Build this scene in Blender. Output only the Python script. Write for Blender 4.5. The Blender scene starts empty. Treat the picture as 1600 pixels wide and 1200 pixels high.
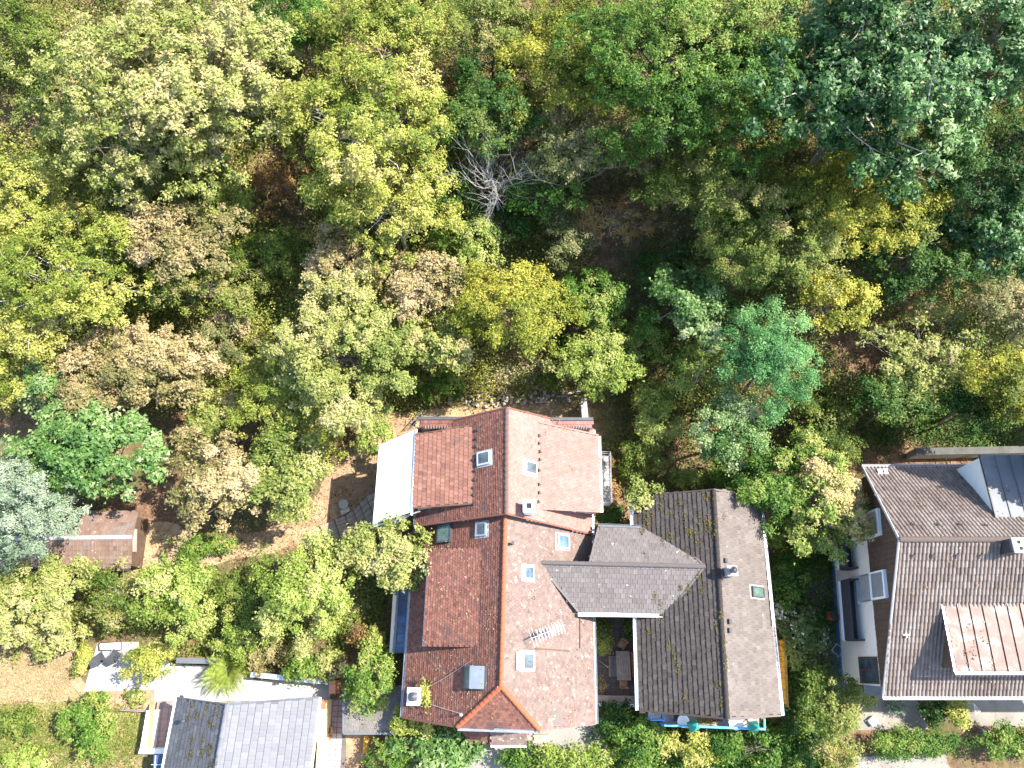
import bpy, bmesh, math, random
import numpy as np
from mathutils import Vector

# ------------------------------------------------------------------ camera, sky, sun
sc = bpy.context.scene
COL = sc.collection
H = 50.0                       # camera height above the yard, metres
TILT = math.radians(21.2)      # the drone looks a little uphill of straight down
F = 1109.0                     # focal length in photo pixels (1600 wide)
cam_data = bpy.data.cameras.new("camera")
cam = bpy.data.objects.new("camera", cam_data)
COL.objects.link(cam)
cam.location = (0, 0, H)
cam.rotation_euler = (TILT, 0, 0)
cam_data.sensor_width = 36.0
cam_data.lens = F / 1600.0 * 36.0
cam_data.clip_end = 1000
sc.camera = cam

SUN_EL, SUN_AZ = math.radians(52), math.radians(12)   # azimuth measured from +x towards +y
world = bpy.data.worlds.new("World")
sc.world = world
world.use_nodes = True
wn = world.node_tree
bg = wn.nodes["Background"]
sky = wn.nodes.new("ShaderNodeTexSky")
sky.sky_type = 'NISHITA'
sky.sun_disc = False
sky.sun_elevation = SUN_EL
sky.sun_rotation = math.pi / 2 - SUN_AZ
wn.links.new(sky.outputs[0], bg.inputs[0])
bg.inputs[1].default_value = 0.15
sun_d = bpy.data.lights.new("sun", 'SUN')
sun_d.energy = 4.2
sun_d.angle = math.radians(0.53)
sun_d.color = (1.0, 0.94, 0.85)
sun = bpy.data.objects.new("sun", sun_d)
COL.objects.link(sun)
sd = Vector((math.cos(SUN_EL) * math.cos(SUN_AZ), math.cos(SUN_EL) * math.sin(SUN_AZ), math.sin(SUN_EL)))
sun.rotation_euler = sd.to_track_quat('Z', 'Y').to_euler()
sun.location = (40, 10, 80)
sc.view_settings.view_transform = 'Standard'
sc.view_settings.look = 'None'
sc.view_settings.gamma = 1.0
sc.view_settings.use_curve_mapping = False
sc.view_settings.exposure = 1.95
sc.render.engine = 'CYCLES'
sc.cycles.max_bounces = 6
sc.cycles.diffuse_bounces = 3
sc.cycles.transmission_bounces = 4

# ------------------------------------------------------------------ helpers
CT, ST = math.cos(TILT), math.sin(TILT)

def W(px, py, z):
    """world point at height z that the photo shows at pixel px, py"""
    u, v = (px - 800) / F, (600 - py) / F
    t = (H - z) / (CT - v * ST)
    return Vector((u * t, (v * CT + ST) * t, z))

def depth(px, py, z):
    return (H - z) / (CT - (600 - py) / F * ST)

def hit(px, py, pl):
    """point of the plane (point, normal) seen at a pixel"""
    p0, n = pl
    u, v = (px - 800) / F, (600 - py) / F
    d = Vector((u, v * CT + ST, v * ST - CT))
    o = Vector((0, 0, H))
    t = (p0 - o).dot(n) / d.dot(n)
    return o + d * t

def plane(a, b, c):
    n = (b - a).cross(c - a).normalized()
    if n.z < 0: n = -n
    return (a.copy(), n)

ROOT = {}

def tag(o, label=None, cat=None, group=None, kind=None):
    if label: o["label"] = label
    if cat: o["category"] = cat
    if group: o["group"] = group
    if kind: o["kind"] = kind
    return o

def thing(name, label, cat, loc=(0, 0, 0), group=None):
    o = bpy.data.objects.new(name, None)
    COL.objects.link(o)
    o.location = loc
    o.empty_display_size = 0.3
    ROOT[o] = Vector(loc)
    return tag(o, label, cat, group)

def link_mesh(name, me, mat, parent=None, loc=(0, 0, 0)):
    o = bpy.data.objects.new(name, me)
    COL.objects.link(o)
    if mat is not None and len(me.materials) == 0: me.materials.append(mat)
    if parent is not None:
        o.parent = parent
        ROOT[o] = ROOT[parent]
    else:
        ROOT[o] = Vector(loc)
    o.location = loc
    return o

class MB:
    """collects vertices and faces in world coordinates"""
    def __init__(s):
        s.v, s.f, s.t = [], [], []
    def face(s, pts, t=0.5):
        n = len(s.v)
        s.v += [tuple(p) for p in pts]
        s.f.append(tuple(range(n, n + len(pts))))
        s.t.append(t)
    def solid(s, top, bot, t=0.5):
        n = len(s.v); k = len(top)
        s.v += [tuple(p) for p in top] + [tuple(p) for p in bot]
        s.f.append(tuple(range(n, n + k)))
        s.f.append(tuple(range(n + 2 * k - 1, n + k - 1, -1)))
        for i in range(k):
            j = (i + 1) % k
            s.f.append((n + j, n + i, n + k + i, n + k + j))
        s.t += [t] * (k + 2)
        return s
    def slab(s, pts, th, t=0.5):
        pts = [Vector(p) for p in pts]
        return s.solid(pts, [p - Vector((0, 0, th)) for p in pts], t)
    def obox(s, c, ax, ay, az, t=0.5):
        """box from centre and three half-axis vectors"""
        c, ax, ay, az = Vector(c), Vector(ax), Vector(ay), Vector(az)
        top = [c - ax - ay + az, c + ax - ay + az, c + ax + ay + az, c - ax + ay + az]
        return s.solid(top, [p - 2 * az for p in top], t)
    def box(s, c, sx, sy, sz, rz=0.0, t=0.5):
        ca, sa = math.cos(rz), math.sin(rz)
        return s.obox(c, (ca * sx / 2, sa * sx / 2, 0), (-sa * sy / 2, ca * sy / 2, 0), (0, 0, sz / 2), t)
    def tube(s, pts, radii, k=6, t=0.5):
        pts = [Vector(p) for p in pts]
        if not hasattr(radii, '__len__'): radii = [radii] * len(pts)
        n0 = len(s.v)
        for i, p in enumerate(pts):
            d = (pts[min(i + 1, len(pts) - 1)] - pts[max(i - 1, 0)])
            if d.length < 1e-6: d = Vector((0, 0, 1))
            d.normalize()
            a = d.cross(Vector((0.31, 0.83, 0.46)))
            a.normalize()
            b = d.cross(a)
            for j in range(k):
                an = 2 * math.pi * j / k
                s.v.append(tuple(p + (a * math.cos(an) + b * math.sin(an)) * radii[i]))
        for i in range(len(pts) - 1):
            for j in range(k):
                j2 = (j + 1) % k
                s.f.append((n0 + i * k + j, n0 + i * k + j2, n0 + (i + 1) * k + j2, n0 + (i + 1) * k + j))
                s.t.append(t)
        s.f.append(tuple(n0 + j for j in range(k))[::-1]); s.t.append(t)
        e = n0 + (len(pts) - 1) * k
        s.f.append(tuple(e + j for j in range(k))); s.t.append(t)
        return s
    def disc(s, c, r0, r1, z0, z1, k=12, t=0.5):
        c = Vector(c)
        lo = [c + Vector((math.cos(a) * r0, math.sin(a) * r0, z0)) for a in [2 * math.pi * i / k for i in range(k)]]
        hi = [c + Vector((math.cos(a) * r1, math.sin(a) * r1, z1)) for a in [2 * math.pi * i / k for i in range(k)]]
        return s.solid(hi, lo, t)
    def build(s, name, mat, parent=None, bevel=0, smooth=False):
        off = ROOT[parent] if parent is not None else Vector((0, 0, 0))
        me = bpy.data.meshes.new(name)
        me.from_pydata([(v[0] - off.x, v[1] - off.y, v[2] - off.z) for v in s.v], [], s.f)
        at = me.attributes.new("tint", 'FLOAT', 'FACE')
        at.data.foreach_set("value", s.t)
        if smooth: me.polygons.foreach_set("use_smooth", [True] * len(me.polygons))
        me.update()
        o = link_mesh(name, me, mat, parent)
        if bevel:
            b = o.modifiers.new("bevel", 'BEVEL'); b.width = bevel; b.segments = 1; b.limit_method = 'ANGLE'
        return o

def rawmesh(name, V, k, tint, mat, parent):
    """fast mesh of loose faces with k corners; V (N*k,3) in world coordinates"""
    off = ROOT[parent] if parent is not None else Vector((0, 0, 0))
    n = len(V) // k
    me = bpy.data.meshes.new(name)
    me.vertices.add(len(V)); me.loops.add(len(V)); me.polygons.add(n)
    co = (V - np.array(off)[None, :]).astype(np.float32)
    me.vertices.foreach_set("co", co.ravel())
    me.loops.foreach_set("vertex_index", np.arange(len(V), dtype=np.int32))
    me.polygons.foreach_set("loop_start", np.arange(0, len(V), k, dtype=np.int32))
    me.polygons.foreach_set("loop_total", np.full(n, k, dtype=np.int32))
    at = me.attributes.new("tint", 'FLOAT', 'FACE')
    at.data.foreach_set("value", tint.astype(np.float32))
    me.update(calc_edges=True)
    return link_mesh(name, me, mat, parent)

# ------------------------------------------------------------------ materials
MATS = {}

def nm(name):
    m = bpy.data.materials.new(name)
    m.use_nodes = True
    nt = m.node_tree
    b = nt.nodes["Principled BSDF"]
    return m, nt, b

def ramp(nt, stops, fac):
    r = nt.nodes.new("ShaderNodeValToRGB")
    els = r.color_ramp.elements
    while len(els) < len(stops): els.new(0.5)
    for e, (p, c) in zip(els, stops):
        e.position = p; e.color = (*c, 1)
    nt.links.new(fac, r.inputs[0])
    return r.outputs[0]

def noise(nt, scale, detail=4, rough=0.6, vec=None, dist=0.0):
    n = nt.nodes.new("ShaderNodeTexNoise")
    n.inputs["Scale"].default_value = scale
    n.inputs["Detail"].default_value = detail
    n.inputs["Roughness"].default_value = rough
    n.inputs["Distortion"].default_value = dist
    if vec is None:
        tc = nt.nodes.get("TC") or nt.nodes.new("ShaderNodeTexCoord")
        tc.name = "TC"
        vec = tc.outputs["Object"]
    nt.links.new(vec, n.inputs["Vector"])
    return n.outputs["Fac"]

def mix(nt, a, b, fac, mode='MIX'):
    m = nt.nodes.new("ShaderNodeMix")
    m.data_type = 'RGBA'; m.blend_type = mode
    for s, val in ((6, a), (7, b)):
        if isinstance(val, tuple): m.inputs[s].default_value = (*val, 1)
        else: nt.links.new(val, m.inputs[s])
    if isinstance(fac, (int, float)): m.inputs[0].default_value = fac
    else: nt.links.new(fac, m.inputs[0])
    return m.outputs[2]

def sstep(nt, fac, lo, hi):
    r = nt.nodes.new("ShaderNodeMapRange")
    r.interpolation_type = 'SMOOTHSTEP'
    r.inputs[1].default_value = lo; r.inputs[2].default_value = hi
    nt.links.new(fac, r.inputs[0])
    return r.outputs[0]

def attr(nt, name="tint"):
    a = nt.nodes.new("ShaderNodeAttribute")
    a.attribute_name = name
    return a.outputs["Fac"]

def bump(nt, b, fac, strength=0.3, dist=0.02):
    n = nt.nodes.new("ShaderNodeBump")
    n.inputs["Strength"].default_value = strength
    n.inputs["Distance"].default_value = dist
    nt.links.new(fac, n.inputs["Height"])
    nt.links.new(n.outputs[0], b.inputs["Normal"])

def plain(name, col, rough=0.7, var=0.25, scale=3.0, metal=0.0, bumps=0.15, dirt=None, dirt_amt=0.5):
    """one colour with cloudy variation, fine grain and optional dirt patches"""
    m, nt, b = nm(name)
    lo = tuple(c * (1 - var) for c in col); hi = tuple(min(1, c * (1 + var)) for c in col)
    c = ramp(nt, [(0.3, lo), (0.7, hi)], noise(nt, scale, 6, 0.65))
    if dirt:
        c = mix(nt, c, dirt, sstep(nt, noise(nt, scale * 0.45, 7, 0.7, dist=0.4), 0.62 - 0.25 * dirt_amt, 0.72))
    nt.links.new(c, b.inputs["Base Color"])
    b.inputs["Roughness"].default_value = rough
    b.inputs["Metallic"].default_value = metal
    if bumps: bump(nt, b, noise(nt, scale * 14, 4), bumps)
    MATS[name] = m
    return m

def tilemat(name, stops, patch=None, patch_scale=0.9, patch_lo=0.5, spots=None, spot_lo=0.66, spot_scale=5, rough=0.8,
            patch2=None, patch2_lo=0.55, patch2_scale=0.5):
    """fired tiles: each tile its own shade, worn patches, lichen spots"""
    m, nt, b = nm(name)
    c = ramp(nt, stops, attr(nt))
    if patch:
        f = sstep(nt, noise(nt, patch_scale, 6, 0.7, dist=0.5), patch_lo, patch_lo + 0.16)
        c = mix(nt, c, patch, f)
    if patch2:
        f = sstep(nt, noise(nt, patch2_scale, 7, 0.75, dist=1.0), patch2_lo, patch2_lo + 0.1)
        c = mix(nt, c, patch2, f)
    if spots:
        f = sstep(nt, noise(nt, spot_scale, 3, 0.55), spot_lo, spot_lo + 0.05)
        c = mix(nt, c, spots, f)
    g = noise(nt, 30, 4)
    c = mix(nt, c, ramp(nt, [(0.3, (0.75, 0.75, 0.75)), (0.7, (1.2, 1.2, 1.2))], g), 1.0, 'MULTIPLY')
    nt.links.new(c, b.inputs["Base Color"])
    b.inputs["Roughness"].default_value = rough
    b.inputs["Specular IOR Level"].default_value = 0.25
    bump(nt, b, g, 0.35, 0.01)
    MATS[name] = m
    return m

def leafmat(name, stops, trans=0.4, rough=0.55, spec=0.2):
    m, nt, b = nm(name)
    c = ramp(nt, stops, attr(nt))
    nt.links.new(c, b.inputs["Base Color"])
    b.inputs["Roughness"].default_value = rough
    b.inputs["Specular IOR Level"].default_value = spec
    tr = nt.nodes.new("ShaderNodeBsdfTranslucent")
    tc = mix(nt, c, (1.25, 1.15, 0.6), 1.0, 'MULTIPLY')
    nt.links.new(tc, tr.inputs[0])
    ms = nt.nodes.new("ShaderNodeMixShader")
    ms.inputs[0].default_value = trans
    nt.links.new(b.outputs[0], ms.inputs[1]); nt.links.new(tr.outputs[0], ms.inputs[2])
    nt.links.new(ms.outputs[0], nt.nodes["Material Output"].inputs[0])
    MATS[name] = m
    return m

def glassmat(name, col=(0.05, 0.07, 0.08), rough=0.18):
    m, nt, b = nm(name)
    c = ramp(nt, [(0.35, tuple(x * 0.6 for x in col)), (0.65, tuple(min(1, x * 1.5) for x in col))], noise(nt, 1.2, 4))
    nt.links.new(c, b.inputs["Base Color"])
    b.inputs["Roughness"].default_value = rough
    b.inputs["Specular IOR Level"].default_value = 0.35
    MATS[name] = m
    return m

# roofs
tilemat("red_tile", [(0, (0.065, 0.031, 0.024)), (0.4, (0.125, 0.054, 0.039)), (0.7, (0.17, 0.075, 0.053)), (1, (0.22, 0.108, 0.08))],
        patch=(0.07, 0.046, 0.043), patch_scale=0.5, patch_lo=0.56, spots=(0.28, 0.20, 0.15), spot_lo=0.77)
tilemat("dormer_tile", [(0, (0.115, 0.053, 0.039)), (0.4, (0.175, 0.082, 0.058)), (0.7, (0.215, 0.102, 0.073)), (1, (0.25, 0.13, 0.095))],  # lighter red, partly standing in for the stronger sunlight on the dormer
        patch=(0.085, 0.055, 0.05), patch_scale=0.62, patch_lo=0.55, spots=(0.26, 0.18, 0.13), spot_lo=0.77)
tilemat("lit_salmon_tile", [(0, (0.1935, 0.0963, 0.0774)), (0.5, (0.2365, 0.1247, 0.1015)), (1, (0.2709, 0.1531, 0.1290))],  # red tile paled: the sunward slope's washed out light is in the colour
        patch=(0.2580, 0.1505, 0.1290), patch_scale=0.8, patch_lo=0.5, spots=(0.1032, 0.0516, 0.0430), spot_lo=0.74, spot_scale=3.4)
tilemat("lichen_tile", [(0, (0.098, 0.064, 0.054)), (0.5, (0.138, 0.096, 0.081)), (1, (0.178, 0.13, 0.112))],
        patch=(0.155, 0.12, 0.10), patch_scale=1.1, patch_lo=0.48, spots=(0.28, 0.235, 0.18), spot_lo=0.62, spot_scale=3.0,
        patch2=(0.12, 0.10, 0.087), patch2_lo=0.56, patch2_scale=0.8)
tilemat("orange_ridge", [(0, (0.28, 0.085, 0.04)), (1, (0.38, 0.14, 0.07))], spots=(0.35, 0.24, 0.18), spot_lo=0.7)
tilemat("brown_tile", [(0, (0.0286, 0.0235, 0.0210)), (0.5, (0.0470, 0.0395, 0.0353)), (1, (0.0714, 0.0613, 0.0546))],  # base darkened for the slope turned away from the sun
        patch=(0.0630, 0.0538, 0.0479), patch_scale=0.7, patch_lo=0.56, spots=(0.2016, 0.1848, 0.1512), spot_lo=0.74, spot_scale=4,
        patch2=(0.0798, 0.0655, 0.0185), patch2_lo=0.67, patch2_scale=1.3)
tilemat("lit_brown_tile", [(0, (0.0792, 0.0657, 0.0576)), (0.5, (0.1098, 0.0918, 0.0810)), (1, (0.1395, 0.1179, 0.1053))],  # lit copy of the brown tile, sunlight put into its paler colour
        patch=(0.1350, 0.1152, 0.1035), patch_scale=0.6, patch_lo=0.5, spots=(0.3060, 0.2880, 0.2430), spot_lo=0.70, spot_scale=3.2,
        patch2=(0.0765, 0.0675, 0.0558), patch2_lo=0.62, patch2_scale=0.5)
tilemat("link_tile", [(0, (0.088, 0.077, 0.073)), (0.5, (0.115, 0.101, 0.096)), (1, (0.145, 0.129, 0.122))],
        patch=(0.15, 0.135, 0.125), patch_scale=1.0, patch_lo=0.55, spots=(0.42, 0.40, 0.36), spot_lo=0.68, spot_scale=3.0)
tilemat("pan_tile", [(0, (0.0858, 0.0660, 0.0550)), (0.5, (0.1452, 0.1144, 0.0968)), (1, (0.2090, 0.1705, 0.1474))],
        patch=(0.1980, 0.1650, 0.1430), patch_scale=0.5, patch_lo=0.48, spots=(0.4180, 0.3960, 0.3520), spot_lo=0.70, spot_scale=4.5,
        patch2=(0.2970, 0.1320, 0.0495), patch2_lo=0.64, patch2_scale=0.28)
tilemat("slate_tile", [(0, (0.06, 0.061, 0.066)), (0.5, (0.085, 0.087, 0.094)), (1, (0.115, 0.117, 0.127))],
        patch=(0.09, 0.09, 0.095), patch_scale=0.4, patch_lo=0.58, spots=(0.25, 0.2, 0.08), spot_lo=0.77, spot_scale=2.0)
tilemat("shed_tile", [(0, (0.105, 0.066, 0.05)), (1, (0.20, 0.135, 0.105))], patch=(0.15, 0.13, 0.115), patch_scale=0.7, patch_lo=0.48,
        spots=(0.33, 0.27, 0.2), spot_lo=0.66)
# solid things
plain("cream_wall", (0.62, 0.54, 0.45), 0.9, 0.08, 1.2, dirt=(0.45, 0.38, 0.31), dirt_amt=0.2)
plain("light_wall", (0.78, 0.71, 0.61), 0.9, 0.06, 1.2, dirt=(0.6, 0.54, 0.46), dirt_amt=0.2)
plain("yellow_wall", (0.68, 0.52, 0.25), 0.9, 0.1, 1.2, dirt=(0.45, 0.36, 0.2), dirt_amt=0.3)
plain("white_paint", (0.78, 0.78, 0.76), 0.6, 0.05, 2)
plain("white_fabric", (0.82, 0.81, 0.78), 0.85, 0.03, 5)
plain("pale_concrete", (0.3080, 0.3025, 0.2860), 0.9, 0.08, 0.8, dirt=(0.2750, 0.2585, 0.2310), dirt_amt=0.3)
plain("sand_concrete", (0.1980, 0.1815, 0.1568), 0.95, 0.15, 0.9, dirt=(0.1375, 0.1155, 0.0880), dirt_amt=0.4)
plain("concrete", (0.24, 0.23, 0.21), 0.9, 0.2, 0.9, dirt=(0.16, 0.14, 0.11), dirt_amt=0.45)
plain("yard_paving", (0.1980, 0.1870, 0.1705), 0.9, 0.15, 0.9, dirt=(0.1100, 0.0990, 0.0770), dirt_amt=0.35)
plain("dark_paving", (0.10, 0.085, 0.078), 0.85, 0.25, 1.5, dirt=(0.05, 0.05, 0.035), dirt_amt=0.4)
plain("pink_paving", (0.25, 0.17, 0.155), 0.85, 0.18, 2, dirt=(0.14, 0.1, 0.09), dirt_amt=0.3)
plain("terracotta", (0.45, 0.20, 0.10), 0.8, 0.2, 3)
plain("grey_metal", (0.32, 0.34, 0.36), 0.4, 0.15, 1.5, metal=0.6)
plain("dark_metal", (0.06, 0.06, 0.065), 0.45, 0.2, 2, metal=0.3)
plain("bright_metal", (0.62, 0.64, 0.66), 0.35, 0.1, 2, metal=0.7)
plain("zinc", (0.0975, 0.1072, 0.1177), 0.6, 0.15, 0.8, metal=0.1, dirt=(0.0713, 0.0750, 0.0788), dirt_amt=0.6)
plain("lead_strip", (0.30, 0.29, 0.29), 0.6, 0.2, 2)
plain("blue_paint", (0.035, 0.22, 0.50), 0.5, 0.15, 3)
plain("sky_blue_paint", (0.10, 0.42, 0.62), 0.5, 0.12, 3)
plain("blue_wall", (0.08, 0.17, 0.30), 0.8, 0.2, 1.5)
plain("teal_fabric", (0.02, 0.24, 0.20), 0.8, 0.2, 4)
plain("dark_wood", (0.085, 0.05, 0.032), 0.8, 0.3, 2.5)
plain("grey_wood", (0.21, 0.185, 0.165), 0.85, 0.25, 2.5)
plain("teak", (0.30, 0.18, 0.10), 0.7, 0.25, 4)
plain("sleeper_wood", (0.25, 0.20, 0.155), 0.9, 0.25, 2)
plain("yellow_wood", (0.50, 0.27, 0.04), 0.8, 0.2, 2.5)
plain("orange_wood", (0.40, 0.15, 0.03), 0.8, 0.2, 2.5)
plain("charcoal_fabric", (0.04, 0.042, 0.05), 0.9, 0.2, 6)
plain("stone", (0.30, 0.27, 0.23), 0.95, 0.3, 1.4, dirt=(0.14, 0.12, 0.09), dirt_amt=0.4, bumps=0.5)
plain("white_stone", (0.36, 0.28, 0.235), 0.95, 0.3, 1.4, bumps=0.5)
plain("shade_concrete", (0.0715, 0.0715, 0.0660), 0.9, 0.2, 1.2, dirt=(0.0385, 0.0413, 0.0275), dirt_amt=0.6)  # coping colour darkened to stand in for tree shade
plain("black_hole", (0.012, 0.012, 0.012), 0.9, 0.2, 3, bumps=0)
plain("pot_red", (0.35, 0.10, 0.05), 0.7, 0.15, 3)
plain("bark", (0.15, 0.12, 0.095), 0.95, 0.35, 2.2, bumps=0.5)
plain("pale_bark", (0.34, 0.31, 0.27), 0.95, 0.3, 2.2, bumps=0.4)
plain("dead_bark", (0.20, 0.19, 0.178), 0.95, 0.25, 2.2, bumps=0.4)
glassmat("glass", (0.06, 0.075, 0.085))
glassmat("green_glass", (0.07, 0.11, 0.085), 0.12)
glassmat("sky_glass", (0.0720, 0.1080, 0.1350), 0.1)
glassmat("blue_glass", (0.0300, 0.0540, 0.1020), 0.15)

def rustmat():
    m, nt, b = nm("rusty_sheet")
    c = ramp(nt, [(0.38, (0.065, 0.031, 0.023)), (0.49, (0.10, 0.053, 0.040)), (0.56, (0.135, 0.095, 0.08)), (0.61, (0.26, 0.255, 0.25))],
             noise(nt, 1.15, 6, 0.62, dist=0.9))
    c = mix(nt, c, (0.18, 0.06, 0.02), sstep(nt, noise(nt, 1.7, 5, 0.65, dist=0.6), 0.60, 0.68))
    nt.links.new(c, b.inputs["Base Color"])
    b.inputs["Roughness"].default_value = 0.55
    b.inputs["Metallic"].default_value = 0.1
    MATS["rusty_sheet"] = m
rustmat()

def gravelmat():
    m, nt, b = nm("roof_gravel")
    v = nt.nodes.new("ShaderNodeTexVoronoi"); v.inputs["Scale"].default_value = 14
    tc = nt.nodes.new("ShaderNodeTexCoord"); nt.links.new(tc.outputs["Object"], v.inputs["Vector"])
    c = mix(nt, v.outputs["Color"], (0.125, 0.118, 0.107), 0.95)
    c = mix(nt, c, ramp(nt, [(0.3, (0.6, 0.58, 0.55)), (0.7, (1.15, 1.1, 1.05))], noise(nt, 1.5, 5)), 1.0, 'MULTIPLY')
    nt.links.new(c, b.inputs["Base Color"]); b.inputs["Roughness"].default_value = 0.95
    bump(nt, b, v.outputs["Distance"], 0.7, 0.04)
    MATS["roof_gravel"] = m
gravelmat()

def soilmat():
    m, nt, b = nm("forest_soil")
    big = noise(nt, 0.16, 5, 0.6)
    c = ramp(nt, [(0.35, (0.075, 0.048, 0.030)), (0.5, (0.15, 0.092, 0.056)), (0.68, (0.27, 0.165, 0.10))], noise(nt, 1.6, 8, 0.72))
    c2 = ramp(nt, [(0.35, (0.05, 0.055, 0.02)), (0.65, (0.13, 0.125, 0.05))], noise(nt, 2.6, 7, 0.7))
    c = mix(nt, c, c2, sstep(nt, big, 0.42, 0.6))
    nt.links.new(c, b.inputs["Base Color"]); b.inputs["Roughness"].default_value = 1
    b.inputs["Specular IOR Level"].default_value = 0.1
    bump(nt, b, noise(nt, 6, 8, 0.75), 0.9, 0.12)
    MATS["forest_soil"] = m
soilmat()

def drymat(name, a, bcol, ccol):
    m, nt, b = nm(name)
    c = ramp(nt, [(0.3, a), (0.5, bcol), (0.7, ccol)], noise(nt, 2.2, 8, 0.75))
    c = mix(nt, c, ramp(nt, [(0.35, (0.8, 0.8, 0.75)), (0.65, (1.12, 1.08, 1.05))], noise(nt, 0.35, 4)), 1.0, 'MULTIPLY')
    nt.links.new(c, b.inputs["Base Color"]); b.inputs["Roughness"].default_value = 1
    b.inputs["Specular IOR Level"].default_value = 0.1
    bump(nt, b, noise(nt, 18, 6, 0.7), 0.8, 0.05)
    MATS[name] = m
drymat("dry_grass", (0.1950, 0.1404, 0.0780), (0.3120, 0.2340, 0.1404), (0.3900, 0.3120, 0.2028))
drymat("bare_earth", (0.1870, 0.1232, 0.0765), (0.2890, 0.1997, 0.1275), (0.3740, 0.2805, 0.1955))
drymat("weedy_grass", (0.09, 0.09, 0.03), (0.19, 0.17, 0.07), (0.32, 0.26, 0.14))

# foliage, one ramp per kind: shade-grown leaf, ordinary leaf, young leaf, dry leaf
LM = {}
def sp(key, *cols, trans=0.32, rough=0.55, spec=0.2):
    n = len(cols)
    LM[key] = leafmat("leaf_" + key, [(i / (n - 1), c) for i, c in enumerate(cols)], trans, rough, spec)
sp("pale", (0.105, 0.15, 0.03), (0.22, 0.25, 0.06), (0.315, 0.32, 0.105), (0.39, 0.345, 0.165))
sp("lime", (0.105, 0.15, 0.02), (0.225, 0.255, 0.042), (0.35, 0.35, 0.08), (0.45, 0.395, 0.14))
sp("olive", (0.05, 0.09, 0.012), (0.115, 0.165, 0.025), (0.21, 0.225, 0.052), (0.31, 0.26, 0.11))
sp("tan", (0.13, 0.135, 0.045), (0.27, 0.225, 0.095), (0.38, 0.30, 0.15), (0.46, 0.37, 0.22))
sp("green", (0.027, 0.075, 0.009), (0.068, 0.145, 0.018), (0.14, 0.22, 0.035), (0.27, 0.275, 0.075))
sp("fresh", (0.085, 0.14, 0.018), (0.18, 0.245, 0.04), (0.29, 0.34, 0.08), (0.38, 0.375, 0.14))
sp("dark", (0.014, 0.048, 0.008), (0.035, 0.092, 0.014), (0.08, 0.15, 0.028), (0.19, 0.20, 0.05))
sp("bluegreen", (0.016, 0.056, 0.013), (0.046, 0.125, 0.03), (0.12, 0.22, 0.065), (0.30, 0.37, 0.17), rough=0.45, spec=0.3)
sp("maple", (0.045, 0.11, 0.02), (0.105, 0.195, 0.045), (0.20, 0.285, 0.095), (0.33, 0.37, 0.21), rough=0.45, spec=0.3)
sp("teal", (0.03, 0.105, 0.028), (0.078, 0.21, 0.06), (0.16, 0.32, 0.11), (0.29, 0.39, 0.16))
sp("mixed", (0.07, 0.14, 0.018), (0.17, 0.26, 0.04), (0.36, 0.34, 0.11), (0.48, 0.37, 0.19))
sp("silver", (0.10, 0.145, 0.085), (0.18, 0.24, 0.155), (0.26, 0.31, 0.215), (0.35, 0.38, 0.29))
sp("gold", (0.07, 0.10, 0.011), (0.145, 0.175, 0.02), (0.25, 0.255, 0.034), (0.42, 0.38, 0.065))
sp("beige", (0.065, 0.09, 0.024), (0.145, 0.165, 0.055), (0.25, 0.235, 0.10), (0.40, 0.31, 0.18))
sp("rust", (0.12, 0.07, 0.03), (0.25, 0.14, 0.05), (0.34, 0.21, 0.08), (0.16, 0.16, 0.04))
sp("litter", (0.07, 0.04, 0.022), (0.16, 0.09, 0.05), (0.26, 0.16, 0.095), (0.40, 0.28, 0.19), trans=0.1, spec=0.1, rough=0.9)
sp("under", (0.035, 0.07, 0.010), (0.08, 0.125, 0.02), (0.15, 0.17, 0.038), (0.27, 0.19, 0.09), trans=0.3)
sp("straw", (0.14, 0.12, 0.05), (0.25, 0.19, 0.095), (0.33, 0.25, 0.14), (0.40, 0.32, 0.20), trans=0.15, spec=0.1, rough=0.9)
sp("moss", (0.055, 0.048, 0.014), (0.09, 0.075, 0.022), (0.125, 0.095, 0.035), trans=0.05, rough=0.9)
sp("whiteflower", (0.06, 0.10, 0.02), (0.10, 0.15, 0.04), (0.15, 0.20, 0.06), (0.75, 0.74, 0.70))
sp("redflower", (0.05, 0.09, 0.02), (0.09, 0.14, 0.03), (0.45, 0.04, 0.05), (0.55, 0.07, 0.10))
sp("pinkflower", (0.05, 0.09, 0.02), (0.10, 0.15, 0.03), (0.42, 0.10, 0.35), (0.65, 0.35, 0.60))

# ------------------------------------------------------------------ ground
def sm(a, b, x):
    t = min(1, max(0, (x - a) / (b - a)))
    return t * t * (3 - 2 * t)

def gz(x, y):
    y0 = 18.0 - 3.7 * sm(8, 15, x) + 0.6 * math.sin(x * 0.21)
    d = max(0.0, y - y0)
    z = 0.43 * d * sm(-1, 3, d)
    w = sm(0, 5, d)
    z += w * (0.5 * math.sin(x * 0.37 + 1.3) * math.sin(y * 0.31 + 0.4) + 0.3 * math.sin(x * 0.9 + y * 0.6) + 0.12 * math.sin(x * 2.1 - y * 1.7))
    if d > 45: z -= 0.43 * (d - 45) * 0.7
    return z

def TP(px, py, hc):
    """point hc above the ground that shows at a pixel"""
    z = hc
    for _ in range(30):
        p = W(px, py, z)
        z = 0.5 * z + 0.5 * (gz(p.x, p.y) + hc)
    return W(px, py, z)

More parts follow.
